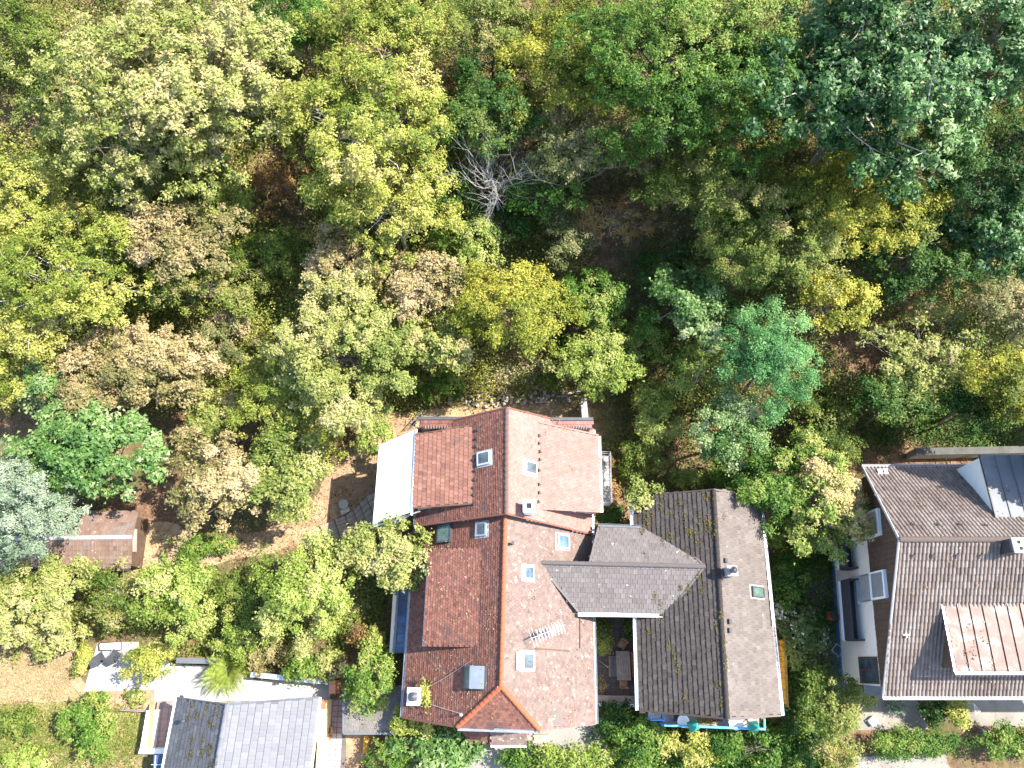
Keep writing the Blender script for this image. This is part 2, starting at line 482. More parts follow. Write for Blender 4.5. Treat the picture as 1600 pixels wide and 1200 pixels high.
def ground():
    xs = np.concatenate([np.arange(-160, -60, 5.0), np.arange(-60, 60, 0.6), np.arange(60, 161, 5.0)])
    ys = np.concatenate([np.arange(-90, -14, 5.0), np.arange(-14, 62, 0.6), np.arange(62, 200, 5.0)])
    V = [(x, y, gz(x, y)) for y in ys for x in xs]
    nx = len(xs)
    Fc = [(j * nx + i, j * nx + i + 1, (j + 1) * nx + i + 1, (j + 1) * nx + i) for j in range(len(ys) - 1) for i in range(nx - 1)]
    me = bpy.data.meshes.new("ground")
    me.from_pydata(V, [], Fc)
    me.polygons.foreach_set("use_smooth", [True] * len(me.polygons))
    me.update()
    tag(link_mesh("ground", me, MATS["forest_soil"]), kind="structure")
ground()

def rough_poly(pts, jitter, seed, sub=5):
    rng = random.Random(seed)
    out = []
    for i, p in enumerate(pts):
        q = pts[(i + 1) % len(pts)]
        for k in range(sub):
            f = k / sub
            out.append((p[0] + (q[0] - p[0]) * f + rng.uniform(-jitter, jitter), p[1] + (q[1] - p[1]) * f + rng.uniform(-jitter, jitter)))
    return out

def sheet(name, pts, z, mat, jitter=0, seed=0, th=0.0):
    if jitter: pts = rough_poly(pts, jitter, seed)
    P = [W(x, y, z) for x, y in pts]
    m = MB()
    if th: m.slab(P, th)
    else: m.face(P[::-1])
    o = m.build(name, MATS[mat])
    if o.data.polygons[0].normal.z < 0:
        o.data.flip_normals()
    return tag(o, kind="structure")

sheet("dry_lawn", [(-60, 985), (112, 985), (135, 1095), (100, 1098), (-60, 1100)], 0.012, "dry_grass", 4, 1)
sheet("weedy_lawn", [(-60, 1102), (100, 1098), (232, 1100), (222, 1230), (-60, 1260)], 0.012, "weedy_grass", 4, 2)
sheet("dirt_path", [(75, 1178), (215, 1165), (222, 1240), (60, 1240)], 0.024, "bare_earth", 4, 3)
sheet("flower_bed_soil", [(160, 1080), (243, 1072), (246, 1112), (170, 1112)], 0.024, "bare_earth", 2, 4)
sheet("white_terrace", [(152, 1005), (216, 1003), (216, 1036), (262, 1036), (241, 1078), (130, 1081)], 0.10, "pale_concrete", th=0.2)
sheet("white_path", [(262, 1036), (345, 1042), (400, 1062), (516, 1064), (516, 1093), (242, 1098), (241, 1078)], 0.05, "pale_concrete", th=0.1)
sheet("sandy_slope", [(380, 830), (470, 810), (540, 705), (590, 640), (655, 640), (650, 700), (590, 760), (560, 800), (480, 845), (330, 865)], 0.012, "bare_earth", 6, 5)
sheet("sandy_path", [(205, 868), (330, 850), (480, 822), (486, 846), (335, 884), (208, 898)], 0.02, "dry_grass", 4, 16)
sheet("sandy_yard", [(200, 815), (262, 812), (330, 850), (330, 870), (215, 890)], 0.024, "dry_grass", 5, 6)
sheet("back_yard", [(640, 668), (690, 622), (905, 622), (922, 680), (800, 700)], 0.012, "dry_grass", 5, 7)
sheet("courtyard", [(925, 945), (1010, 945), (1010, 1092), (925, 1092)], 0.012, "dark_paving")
sheet("street", [(745, 1125), (945, 1120), (950, 1172), (900, 1195), (900, 1260), (700, 1260)], 0.012, "yard_paving", 1, 8)
sheet("concrete_yard", [(1325, 1070), (1450, 1085), (1450, 1140), (1340, 1142)], 0.012, "sand_concrete", 1.5, 9)
sheet("concrete_patio", [(1505, 1085), (1680, 1085), (1680, 1138), (1510, 1134)], 0.012, "sand_concrete", 1.5, 10)
sheet("gravel_path", [(1320, 1183), (1480, 1178), (1490, 1240), (1320, 1240)], 0.012, "sand_concrete", 2, 11)
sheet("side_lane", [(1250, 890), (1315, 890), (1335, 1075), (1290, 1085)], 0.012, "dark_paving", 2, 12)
sheet("slab_path_bed", [(502, 1092), (540, 1092), (540, 1230), (500, 1230)], 0.012, "dark_paving")
sheet("brown_lawn", [(540, 1147), (585, 1147), (585, 1230), (540, 1230)], 0.012, "bare_earth", 1, 13)

# ------------------------------------------------------------------ roof building
from mathutils import Matrix

def inpoly(P, x, y):
    c = False
    n = len(P)
    for i in range(n):
        x1, y1 = P[i]; x2, y2 = P[(i + 1) % n]
        if (y1 > y) != (y2 > y) and x < (x2 - x1) * (y - y1) / (y2 - y1) + x1:
            c = not c
    return c

def frame_of(pts):
    n = Vector((0, 0, 0))
    for i in range(len(pts)):
        n += pts[i].cross(pts[(i + 1) % len(pts)])
    n.normalize()
    if n.z < 0: n = -n
    d = Vector((0, 0, -1)) + n * n.z
    d.normalize()
    a = d.cross(n)
    return n, d, a

PROFILE = {
    "pan": [(-.5, 0), (-.25, .004), (-.02, .055), (.2, .07), (.4, .045), (.5, 0)],
    "flat": [(-.5, 0), (.28, 0), (.34, .012), (.46, .012), (.5, 0)],
}

def tile_shape(style, w, l, lift, rng, jit=1.0):
    """vertices (across, down, up) and faces of one tile"""
    hj = lift * (1 + jit * rng.uniform(-.25, .35)); sk = rng.uniform(-.004, .004) * jit
    if style == "plain":
        k = w * 0.485
        e = l * 1.08 + rng.uniform(-.006, .006) * jit
        V = [(-k, 0, .004), (k, 0, .004), (k, e * .86, hj), (0, e, hj), (-k, e * .86, hj), (k, e * .86, 0), (0, e, 0), (-k, e * .86, 0)]
        Fc = [(0, 4, 3, 2, 1), (2, 3, 6, 5), (3, 4, 7, 6), (0, 7, 4), (1, 2, 5)]
        return [(x + sk, s, h) for x, s, h in V], Fc
    pr = PROFILE[style]
    V, Fc = [], []
    n = len(pr)
    e = l * (1.04 if jit else .87) + rng.uniform(-.01, .01) * jit
    for x, h in pr: V.append((x * w + sk, -0.02, h))
    for x, h in pr: V.append((x * w * .99 + sk, e, h + hj))
    for x, h in pr: V.append((x * w * .99 + sk, e, h - 0.01))
    for i in range(n - 1):
        Fc.append((i, n + i, n + i + 1, i + 1))
        Fc.append((n + i, 2 * n + i, 2 * n + i + 1, n + i + 1))
    Fc.append((0, 2 * n, n)); Fc.append((n - 1, 2 * n - 1, 3 * n - 1))
    return V, Fc

def tiles(name, pts, style, w, l, lift, mat, parent, seed=0, single=False, stagger=True, gap=0.0):
    rng = random.Random(seed)
    n, d, a = frame_of(pts)
    o = pts[0] + n * gap
    P = [((p - pts[0]).dot(a), (p - pts[0]).dot(d)) for p in pts]
    a0, a1 = min(p[0] for p in P), max(p[0] for p in P)
    s0, s1 = min(p[1] for p in P), max(p[1] for p in P)
    rows = int((s1 - s0) / l) + 1
    cols = int((a1 - a0) / w) + 1
    m = MB()
    shared = None
    for r in range(rows):
        s = s1 - (r + 1) * l
        wob = rng.uniform(-.01, .01)
        for c in range(-1, cols + 1):
            x = a0 + (c + .5 + (0.5 if stagger and r % 2 else 0)) * w
            if not inpoly(P, x, s + l * .5): continue
            if single:
                if shared is None:
                    V, Fc = tile_shape(style, w, l, lift, rng, 0)
                    shared = bpy.data.meshes.new(name)
                    shared.from_pydata([tuple(a * v[0] + d * v[1] + n * v[2]) for v in V], [], [f[::-1] for f in Fc])
                    shared.materials.append(MATS[mat])
                ob = bpy.data.objects.new(name, shared); COL.objects.link(ob); ob.parent = parent
                ob.location = o + a * x + d * (s + wob) - ROOT[parent] + n * rng.uniform(0, .012)
                ROOT[ob] = ROOT[parent]
                continue
            V, Fc = tile_shape(style, w, l, lift, rng)
            b = o + a * x + d * (s + wob * .6)
            k = len(m.v)
            m.v += [tuple(b + a * v[0] + d * v[1] + n * v[2]) for v in V]
            m.f += [tuple(k + i for i in f[::-1]) for f in Fc]
            t = min(1, max(0, rng.gauss(.5, .16)))
            m.t += [t] * len(Fc)
    if not single:
        return tag(m.build(name, MATS[mat], parent), kind="stuff")

def flat(pts):
    """pull a slope's corners onto one plane through its first three"""
    p0, n = plane(pts[0], pts[1], pts[2])
    for p in pts[3:]:
        p.z = p0.z - ((p.x - p0.x) * n.x + (p.y - p0.y) * n.y) / n.z
    return pts

def verge(parent, A, B, mat="lead_strip", w=.07, h=.06, lift=.03, name="verge_board"):
    d = (B - A)
    s = d.normalized().cross(Vector((0, 0, 1))).normalized()
    m = MB(); m.obox(mean(A, B) + Vector((0, 0, lift)), d / 2, s * w, (0, 0, h))
    return m.build(name, MATS[mat], parent)

def slab_roof(name, polys, mat, parent, th=0.16, sink=0.03):
    m = MB()
    for pts in polys:
        n, d, a = frame_of(pts)
        m.slab([p - n * sink for p in pts], th)
    return m.build(name, MATS[mat], parent)

RIDGE_ME = {}
def ridge_tiles(parent, A, B, L, r, mat, seed=0, name="ridge_tile"):
    key = (round(L, 2), round(r, 3), mat)
    A, B = Vector(A), Vector(B)
    n = max(1, round((B - A).length / L))
    if key not in RIDGE_ME:
        V, Fc = [], []
        K = 6
        for s, rr, z in ((-.52 * L, r * .9, 0), (.52 * L, r * 1.08, .012)):
            for i in range(K + 1):
                an = math.pi * i / K
                V.append((s, math.cos(an) * rr, math.sin(an) * rr * .8 - r * .3 + z))
        for i in range(K): Fc.append((i, i + 1, K + 2 + i, K + 1 + i))
        Fc.append(tuple(range(K + 1))[::-1]); Fc.append(tuple(range(K + 1, 2 * K + 2)))
        me = bpy.data.meshes.new(name); me.from_pydata(V, [], Fc)
        me.materials.append(MATS[mat]); RIDGE_ME[key] = me
    rng = random.Random(seed)
    t = (B - A).normalized()
    y = Vector((0, 0, 1)).cross(t).normalized(); z = t.cross(y)
    R = Matrix((t, y, z)).transposed().to_4x4()
    for i in range(n):
        ob = bpy.data.objects.new(name, RIDGE_ME[key]); COL.objects.link(ob); ob.parent = parent
        ROOT[ob] = ROOT[parent]
        p = A + (B - A) * ((i + .5) / n) - ROOT[parent]
        ob.matrix_basis = Matrix.Translation(p + Vector((0, 0, rng.uniform(0, .008)))) @ R @ Matrix.Rotation(rng.uniform(-.015, .015), 4, 'Z')

def gable_walls(parent, lN, lS, rN, rS, tN, tS, ix, iy, mat, z0=-0.5, name="wall", seed=0):
    along = (tS - tN); along.z = 0; along.normalize()
    def eave(p, q, top, s):
        # p eave corner, q matching ridge end
        x = q - p; x.z = 0; wdt = x.length; x.normalize()
        tp = (top.z - p.z) / wdt
        r = p + x * ix + along * iy * s
        r.z = p.z + ix * tp - .2
        return r
    a, b = eave(lN, tN, tN, 1), eave(lS, tS, tS, -1)
    c, d = eave(rN, tN, tN, 1), eave(rS, tS, tS, -1)
    e, f = tN + along * iy, tS - along * iy
    e.z -= .25; f.z -= .25
    g = lambda p: Vector((p.x, p.y, z0))
    m = MB()
    m.face([g(a), g(b), b, a]); m.face([g(d), g(c), c, d])
    m.face([g(c), g(a), a, e, c]); m.face([g(b), g(d), d, f, b])
    return m.build(name, MATS[mat], parent)

def axes_on(pl):
    n = pl[1]
    d = (Vector((0, 0, -1)) + n * n.z).normalized()
    return n, d, d.cross(n)

def skylight(parent, pl, px, py, w, h, fmat="grey_metal", gmat="glass", lift=.1, border=.09, label=None):
    p = hit(px, py, (pl[0] + pl[1] * .08, pl[1]))
    n, d, a = axes_on(pl)
    m = MB()
    for s in (-1, 1):
        m.obox(p + a * s * (w / 2 - border / 2), a * border / 2, d * (h / 2), n * lift)
        m.obox(p + d * s * (h / 2 - border / 2), a * (w / 2 - border), d * border / 2, n * (lift - .003))
    fr = m.build("skylight", MATS[fmat], parent)
    if label: fr["label"] = label
    m = MB(); m.obox(p, a * (w / 2 - border), d * (h / 2 - border), n * (lift - .03)); m.build("pane", MATS[gmat], fr)
    m = MB(); m.obox(p - n * (lift - .03), a * (w / 2 + .1), d * (h / 2 + .12), n * .02); m.build("flashing", MATS["lead_strip"], fr)
    return fr

def gutter(parent, A, B, r=.075, mat="grey_metal"):
    A, B = Vector(A), Vector(B)
    t = (B - A).normalized(); y = Vector((0, 0, 1)).cross(t).normalized()
    m = MB(); K = 6
    ring = []
    for p in (A, B):
        ring.append([p + y * math.cos(math.pi + math.pi * i / K) * r + Vector((0, 0, math.sin(math.pi + math.pi * i / K) * r)) for i in range(K + 1)])
    for i in range(K):
        m.face([ring[0][i], ring[0][i + 1], ring[1][i + 1], ring[1][i]])
    m.face(ring[0]); m.face(ring[1])
    m.tube([A + y * r, B + y * r], .018, 4); m.tube([A - y * r, B - y * r], .018, 4)
    return m.build("gutter", MATS[mat], parent)

def pegs(parent, pl, pts, mat="dark_metal", name="snow_guard"):
    n, d, a = axes_on(pl)
    me = None
    for px, py in pts:
        p = hit(px, py, pl)
        if me is None:
            m = MB(); m.obox(n * .05, a * .1, d * .03, n * .06); m.obox(n * .09 + d * .07, a * .03, d * .1, n * .015)
            me = bpy.data.meshes.new(name); me.from_pydata(m.v, [], m.f); me.materials.append(MATS[mat])
        ob = bpy.data.objects.new(name, me); COL.objects.link(ob); ob.parent = parent; ROOT[ob] = ROOT[parent]
        ob.location = p - ROOT[parent]

def mean(*p): return sum((Vector(q) for q in p), Vector()) / len(p)
def lerp(a, b, f): return a + (b - a) * f

# ================================================================== red tiled house
def red_house():
    h = thing("red_house", "large house with two red tiled roof blocks, dormers and a white awning in the middle", "house", (0, 5, 0))
    # upper block
    rN, rS = W(792, 637, 9.7), W(791, 802, 9.7)
    lN, lS = W(652, 670, 5.5), W(650, 822, 5.5)
    eN, eS = W(928, 668, 4.8), W(925, 835, 4.6)
    gable_walls(h, lN.copy(), lS.copy(), eN.copy(), eS.copy(), rN.copy(), rS.copy(), .45, .35, "cream_wall")
    L, R = flat([rN, lN, lS, rS]), flat([rN, rS, eS, eN])
    rf = slab_roof("roof", [L, R], "red_tile", h)
    rf["label"] = "higher northern roof block with steep gables"
    tiles("roof_tiles", L, "plain", .20, .17, .028, "red_tile", rf, 1)
    tiles("roof_tiles", R, "plain", .20, .17, .022, "lit_salmon_tile", rf, 2)
    ridge_tiles(rf, rN, rS, .36, .12, "lichen_tile", 3)
    for a_, b_ in ((rN, lN), (rS, lS), (rN, eN), (rS, eS)): verge(rf, a_, b_, "red_tile", .05, .07, .0)
    plL, plR = plane(*L[:3]), plane(*R[:3])
    # left shed dormer
    dj0, dj1 = hit(738, 664, plL), hit(736, 788, plL)
    df0, df1 = W(650, 679, 6.95), W(645, 794, 6.95)
    dm = MB()
    low = lambda p, dz: Vector((p.x, p.y, p.z - dz))
    inn = Vector((.25, 0, 0))
    dm.face([low(df0, 1.7) + inn, low(df1, 1.7) + inn, df1 + inn - Vector((0, 0, .1)), df0 + inn - Vector((0, 0, .1))])
    dm.face([df0 + inn + Vector((0, -.15, -.1)), dj0 + Vector((0, -.15, -.12)), low(df0, 1.7) + inn + Vector((0, -.15, 0))])
    dm.face([df1 + inn + Vector((0, .15, -.1)), low(df1, 1.7) + inn + Vector((0, .15, 0)), dj1 + Vector((0, .15, -.12))])
    d1 = dm.build("dormer", MATS["cream_wall"], h)
    P = flat([dj0, df0, df1, dj1])
    slab_roof("dormer_roof", [P], "red_tile", d1, .12)
    verge(d1, dj1, df1, "dark_wood", .04, .06, -.02); verge(d1, dj0, df0, "dark_wood", .04, .06, -.02)
    tiles("dormer_tiles", P, "plain", .24, .30, .03, "dormer_tile", d1, 4)
    gutter(d1, df0 - Vector((.08, 0, .12)), df1 - Vector((.08, 0, .12)))
    # right shed dormer
    dj0, dj1 = hit(842, 660, plR), hit(846, 795, plR)
    df0, df1 = W(935, 681, 6.35), W(939, 800, 6.3)
    dm = MB()
    dm.face([low(df0, 1.7) - inn, df0 - inn - Vector((0, 0, .1)), df1 - inn - Vector((0, 0, .1)), low(df1, 1.7) - inn])
    dm.face([df0 - inn + Vector((0, -.15, -.1)), low(df0, 1.7) - inn + Vector((0, -.15, 0)), dj0 + Vector((0, -.15, -.12))])
    dm.face([df1 - inn + Vector((0, .15, -.1)), dj1 + Vector((0, .15, -.12)), low(df1, 1.7) - inn + Vector((0, .15, 0))])
    d2 = dm.build("dormer", MATS["cream_wall"], h)
    P = flat([dj0, dj1, df1, df0])
    slab_roof("dormer_roof", [P], "lit_salmon_tile", d2, .12)
    verge(d2, dj1, df1, "lit_salmon_tile", .05, .07, -.01); verge(d2, dj0, df0, "lit_salmon_tile", .05, .07, -.01)
    tiles("dormer_tiles", P, "plain", .22, .24, .02, "lit_salmon_tile", d2, 5)
    gutter(d2, df0 + Vector((.08, 0, -.12)), df1 + Vector((.08, 0, -.12)), mat="bright_metal")
    # tile-capped parapets along the northern edge
    for x0, x1, z, cols in ((655, 747, 7.35, 18), (843, 925, 7.2, 17)):
        A, B = W(x0, 655, z), W(x1, 657, z)
        A.y = B.y = 14.15
        off = Vector((0, -.42, -.26))
        m = MB()
        m.solid([A + Vector((.05, -.05, -.16)), A + Vector((.05, -.36, -.36)), B + Vector((-.05, -.36, -.36)), B + Vector((-.05, -.05, -.16))],
                [Vector((p.x, p.y, 4.0)) for p in (A + Vector((.05, -.05, 0)), A + Vector((.05, -.36, 0)), B + Vector((-.05, -.36, 0)), B + Vector((-.05, -.05, 0)))])
        pw = m.build("parapet", MATS["cream_wall"], h)
        P = [A, A + off, B + off, B]
        slab_roof("coping", [P], "red_tile", pw, .06)
        tiles("coping_tiles", P, "plain", .22, .22, .03, "red_tile" if x0 < 800 else "lit_salmon_tile", pw, 6)
        n = cols
        m = MB()
        for i in range(n):
            c = lerp(A, B, (i + 2.2) / (n + 3.5)) + off * 1.03
            m.tube([c + Vector((0, .1, .06)), c + Vector((0, -.09, -.02))], .065, 6)
        m.build("eave_tile_ends", MATS["lichen_tile"], pw)
        m = MB(); m.obox(mean(A, B) + Vector((0, .06, .03)), (B - A) / 2 + Vector((.08, 0, 0)), (0, .1, 0), (0, 0, .03)); m.build("flashing", MATS["dark_metal"], pw)
    pegs(rf, (plL[0] + plL[1] * .02, plL[1]), [(747, 672), (746, 685), (745, 697), (741, 718), (744, 735), (743, 749), (741, 762), (741, 773), (742, 787)])
    pegs(rf, (plR[0] + plR[1] * .02, plR[1]), [(841, 681), (841, 693), (842, 706), (842, 718), (841, 735), (841, 757), (841, 770), (840, 784)])
    skylight(h, plL, 756, 716, .82, .95, "bright_metal")
    skylight(h, plR, 829, 731, .78, .95, "bright_metal")
    # white chimney beside the ridge
    b = hit(826, 797, plR)
    m = MB(); m.box(b + Vector((0, 0, .2)), .58, .62, 2.0)
    ch = m.build("chimney", MATS["white_paint"], h, bevel=.02)
    m = MB(); m.box(b + Vector((0, 0, 1.25)), .70, .74, .1); m.build("cap", MATS["white_paint"], ch)
    m = MB(); m.box(b + Vector((0, 0, 1.3)), .3, .3, .06); m.build("flue", MATS["black_hole"], ch)
    gutter(h, lS + Vector((-.08, 0, -.1)), lN + Vector((-.08, 0, -.1)))
    gutter(h, eS + Vector((.08, 0, -.1)), eN + Vector((.08, 0, -.1)), mat="bright_metal")
    # lower block
    tN, tS = W(790, 790, 8.8), W(783, 1072, 8.8)
    lN, lS = W(648, 842, 4.5), W(629, 1121, 4.5)
    eN, eS = W(924, 842, 4.4), W(931, 1131, 4.4)
    lN.y = eN.y = tN.y
    hL, hR = W(715, 1136, 7.0), W(843, 1140, 7.0)
    gS = Vector((tS.x, hL.y + .1, 8.8))
    gable_walls(h, lN.copy(), lS.copy(), eN.copy(), eS.copy(), tN.copy(), Vector((gS.x, gS.y, 8.0)), .5, .4, "cream_wall")
    # put the hip corners on the slopes
    def on(p, a, b, c):
        q = plane(a, b, c); p.z = q[0].z - ((p.x - q[0].x) * q[1].x + (p.y - q[0].y) * q[1].y) / q[1].z; return p
    hL, hR = on(hL, tN, lN, lS), on(hR, tN, eN, eS)
    hz = max(hL.z, hR.z)
    flat([tN, lN, lS, hL]); L, R = [tN, lN, lS, hL, tS], [tN, tS, hR, eS, eN]
    HP = [tS, hL, hR]
    rf = slab_roof("roof", [L, R, HP], "red_tile", h)
    rf["label"] = "lower southern roof block with a small hip at its end"
    verge(rf, lS, hL, "red_tile", .05, .07, .0); verge(rf, eS, hR, "lichen_tile", .05, .07, .0)
    tiles("roof_tiles", L, "plain", .19, .165, .03, "red_tile", rf, 11)
    tiles("roof_tiles", R, "plain", .19, .165, .022, "lichen_tile", rf, 12)
    tiles("roof_tiles", HP, "plain", .19, .165, .026, "red_tile", rf, 13)
    up = Vector((0, 0, .04))
    ridge_tiles(rf, tN + up, tS + up, .36, .12, "orange_ridge", 14)
    ridge_tiles(rf, tS + up, hL + up, .34, .14, "orange_ridge", 15)
    ridge_tiles(rf, tS + up, hR + up, .34, .14, "orange_ridge", 16)
    plL, plR = plane(tN, lN, lS), plane(tN, eN, eS)
    # verge boards and gutters
    gutter(h, hL + Vector((0, -.1, -.05)), hR + Vector((0, -.1, -.05)))
    gutter(h, lS + Vector((-.08, 0, -.1)), lN + Vector((-.08, 0, -.1)))
    gutter(h, eS + Vector((.08, 0, -.1)), eN + Vector((.08, 0, -.1)))
    # long shed dormer on the left slope
    dj0, dj1 = hit(752, 855, plL), hit(746, 1011, plL)
    df0, df1 = W(670, 859, 6.55), W(661, 1010, 6.55)
    dm = MB()
    dm.face([low(df0, 1.6) + inn, low(df1, 1.6) + inn, df1 + inn - Vector((0, 0, .1)), df0 + inn - Vector((0, 0, .1))])
    dm.face([df0 + inn + Vector((0, -.1, -.1)), dj0 + Vector((0, -.1, -.12)), low(df0, 1.6) + inn + Vector((0, -.1, 0))])
    dm.face([df1 + inn + Vector((0, .1, -.1)), low(df1, 1.6) + inn + Vector((0, .1, 0)), dj1 + Vector((0, .1, -.12))])
    d3 = dm.build("dormer", MATS["dark_wood"], h)
    P = [dj0, df0, df1, dj1]
    slab_roof("dormer_roof", [P], "red_tile", d3, .12)
    tiles("dormer_tiles", P, "plain", .19, .165, .024, "red_tile", d3, 17)
    m = MB(); m.tube([df0 - Vector((.03, 0, .06)), df1 - Vector((.03, 0, .06))], .035, 5); m.build("edge_strip", MATS["lead_strip"], d3)
    # raised patch of roof on the right slope (two straight seams)
    n, d, a = axes_on(plR)
    for p0, p1 in (((836, 1013), (889, 1017)), ((905, 952), (905, 1013))):
        A, B = hit(*p0, plR), hit(*p1, plR)
        m = MB(); m.obox(mean(A, B) + n * .05, (B - A) / 2, (B - A).normalized().cross(n) * .03, n * .035)
        m.build("flashing", MATS["dark_wood"], rf)
    # roof windows
    skylight(h, plL, 695, 833, 1.15, 1.1, "dark_metal", "green_glass", .14, label="wide dark framed skylight with green glass")
    skylight(h, plL, 752, 827, .8, .8, "grey_metal")
    skylight(h, plR, 880, 846, .85, .95, "bright_metal", "sky_glass")
    skylight(h, plR, 826, 895, .78, .75, "bright_metal", "sky_glass")
    s = skylight(h, plR, 825, 1033, .9, .85, "bright_metal", "glass")
    p = hit(810, 1033, plR); n, d, a = axes_on(plR)
    m = MB(); m.obox(p + n * .12, a * .45, d * .24, n * .05); m.build("roller_cover", MATS["white_paint"], s)
    # top-hung window standing open, with its outside blind
    p = hit(745, 1058, plL); n, d, a = axes_on(plL)
    m = MB()
    for s2 in (-1, 1):
        m.obox(p + a * s2 * .56 + n * .1, a * .05, d * .75, n * .12); m.obox(p + d * s2 * .7 + n * .1, a * .51, d * .05, n * .12)
    s = m.build("skylight", MATS["dark_metal"], h); s["label"] = "open skylight with a grey blind"
    m = MB(); m.obox(p - d * .28 + n * .32, a * .58, d * .42 + n * .12, n * .03); m.build("blind", MATS["grey_metal"], s)
    m = MB(); m.obox(p + d * .42 + n * .26, a * .54, d * .36 - n * .10, n * .02); m.build("pane", MATS["green_glass"], s)
    m = MB(); m.obox(p + d * .05 + n * .34, a * .6, d * .04, n * .03); m.build("sash_bar", MATS["bright_metal"], s)
    # vent pipe
    p = hit(801, 850, plR)
    m = MB(); m.tube([p, p + Vector((0, 0, .45))], .07, 8); m.tube([p + Vector((0, 0, .45)), p + Vector((0, 0, .52))], .1, 8); m.build("vent_pipe", MATS["dark_metal"], h)
    # white chimney at the left eave
    b = hit(652, 1086, plL)
    m = MB(); m.box(b + Vector((0, 0, .1)), .62, .8, 3.0)
    ch = m.build("chimney", MATS["white_paint"], h, bevel=.02)
    t = b + Vector((0, 0, 1.6))
    m = MB(); m.box(t + Vector((0, 0, .04)), .74, .92, .1); m.build("cap", MATS["white_paint"], ch)
    m = MB(); m.box(t + Vector((0, 0, .12)), .42, .46, .08); m.disc(t, .17, .17, .16, .5); m.disc(t, .26, .03, .55, .7); m.tube([t + Vector((.12, 0, .5)), t + Vector((.2, 0, .58))], .015, 4); m.build("cowl", MATS["dark_metal"], ch)
    # thin aerial cables over the tiles
    for pts in (((658, 1080), (700, 1056), (738, 1031)), ((662, 1097), (690, 1106), (720, 1115))):
        m = MB(); m.tube([hit(x, y, (plL[0] + plL[1] * .12, plL[1])) for x, y in pts], .012, 4); m.build("cable", MATS["bright_metal"], h)
    p = hit(721, 1116, plL)
    m = MB(); m.tube([p, p + Vector((0, 0, .35))], .05, 8); m.disc(p, .09, .02, .35, .42); m.build("vent_pipe", MATS["bright_metal"], h)
    # southern porch
    A = [W(718, 1139, 3.0), W(765, 1140, 3.0), W(764, 1163, 2.4), W(736, 1162, 2.4)]
    m = MB(); m.slab([p - Vector((0, 0, .04)) for p in A], .12); pr = m.build("porch_roof", MATS["red_tile"], h)
    tiles("porch_tiles", A, "plain", .2, .18, .025, "red_tile", pr, 18)
    A = [W(767, 1140, 3.15), W(823, 1141, 3.15), W(823, 1164, 2.7), W(767, 1164, 2.7)]
    m = MB(); m.slab([p - Vector((0, 0, .04)) for p in A], .12); pr = m.build("porch_roof", MATS["lichen_tile"], h); pr["label"] = "pale lichen covered porch roof"
    tiles("porch_tiles", A, "plain", .2, .18, .025, "lichen_tile", pr, 19)
    gutter(pr, A[3] + Vector((0, -.07, -.06)), A[2] + Vector((0, -.07, -.06)), .06, "white_paint")
    m = MB()
    for q in (A[2], A[3]): m.tube([q + Vector((0, .2, -.1)), Vector((q.x, q.y + .2, 0))], .06, 6)
    m.build("porch_posts", MATS["dark_wood"], h)
    # glazed lean-to on the left
    A = [W(618, 905, 3.6), W(643, 905, 4.1), W(635, 1019, 4.1), W(611, 1020, 3.6)]
    m = MB(); m.slab(A, .05); ln = m.build("lean_to_roof", MATS["blue_glass"], h)
    me = None
    for i in range(9):
        f = i / 8
        m = MB(); q0, q1 = lerp(A[0], A[3], f), lerp(A[1], A[2], f)
        m.obox(mean(q0, q1) + Vector((0, 0, .02)), (q1 - q0) / 2, (0, .025, 0), (0, 0, .03)); m.build("glazing_bar", MATS["dark_metal"], ln)
    m = MB(); m.slab([A[0] + Vector((-.1, 0, .04)), lerp(A[0], A[1], .28) + Vector((0, 0, .05)), lerp(A[3], A[2], .28) + Vector((0, 0, .05)), A[3] + Vector((-.1, 0, .04))], .04); m.build("metal_edge", MATS["zinc"], ln)
    m = MB(); m.slab([p + Vector((.0, 0, -.06)) for p in A], 3.4); m.build("lean_to_wall", MATS["grey_wood"], ln)
    # side balcony on the right of the upper block
    A = [W(937, 712, 4.0), W(951, 712, 4.0), W(953, 790, 4.0), W(938, 790, 4.0)]
    m = MB(); m.slab(A, .18); bl = m.build("balcony", MATS["concrete"], h)
    m = MB()
    for zz in (.5, .95):
        m.tube([A[0] + Vector((0, 0, zz)), A[1] + Vector((0, 0, zz)), A[2] + Vector((0, 0, zz)), A[3] + Vector((0, 0, zz))], .03, 5)
    for i in range(9):
        q = lerp(A[1], A[2], i / 8); m.tube([q, q + Vector((0, 0, .95))], .02, 4)
    m.build("railing", MATS["grey_metal"], bl)
    m = MB()
    for i in range(5):
        q = lerp(A[0], A[3], (i + 1) / 6) + Vector((.22, 0, 0)); m.disc(q, .1, .13, 0, .25, 8)
    m.build("pots", MATS["dark_metal"], bl)
    # a few wall windows, lit by the same day
    for y in (8.9, 11.5):
        m = MB(); m.box((-5.86, y, 3.0), .1, 1.3, 1.4); wv = m.build("window", MATS["white_paint"], h)
        m = MB(); m.box((-5.93, y, 3.0), .06, 1.1, 1.2); m.build("pane", MATS["glass"], wv)
    for x in (-3.2, 2.0):
        m = MB(); m.box((x, -2.98, 3.6), 1.2, .1, 1.3); wv = m.build("window", MATS["white_paint"], h)
        m = MB(); m.box((x, -3.05, 3.6), 1.0, .06, 1.1); m.build("pane", MATS["glass"], wv)
    return plL, plR
PL_L, PL_R = red_house()

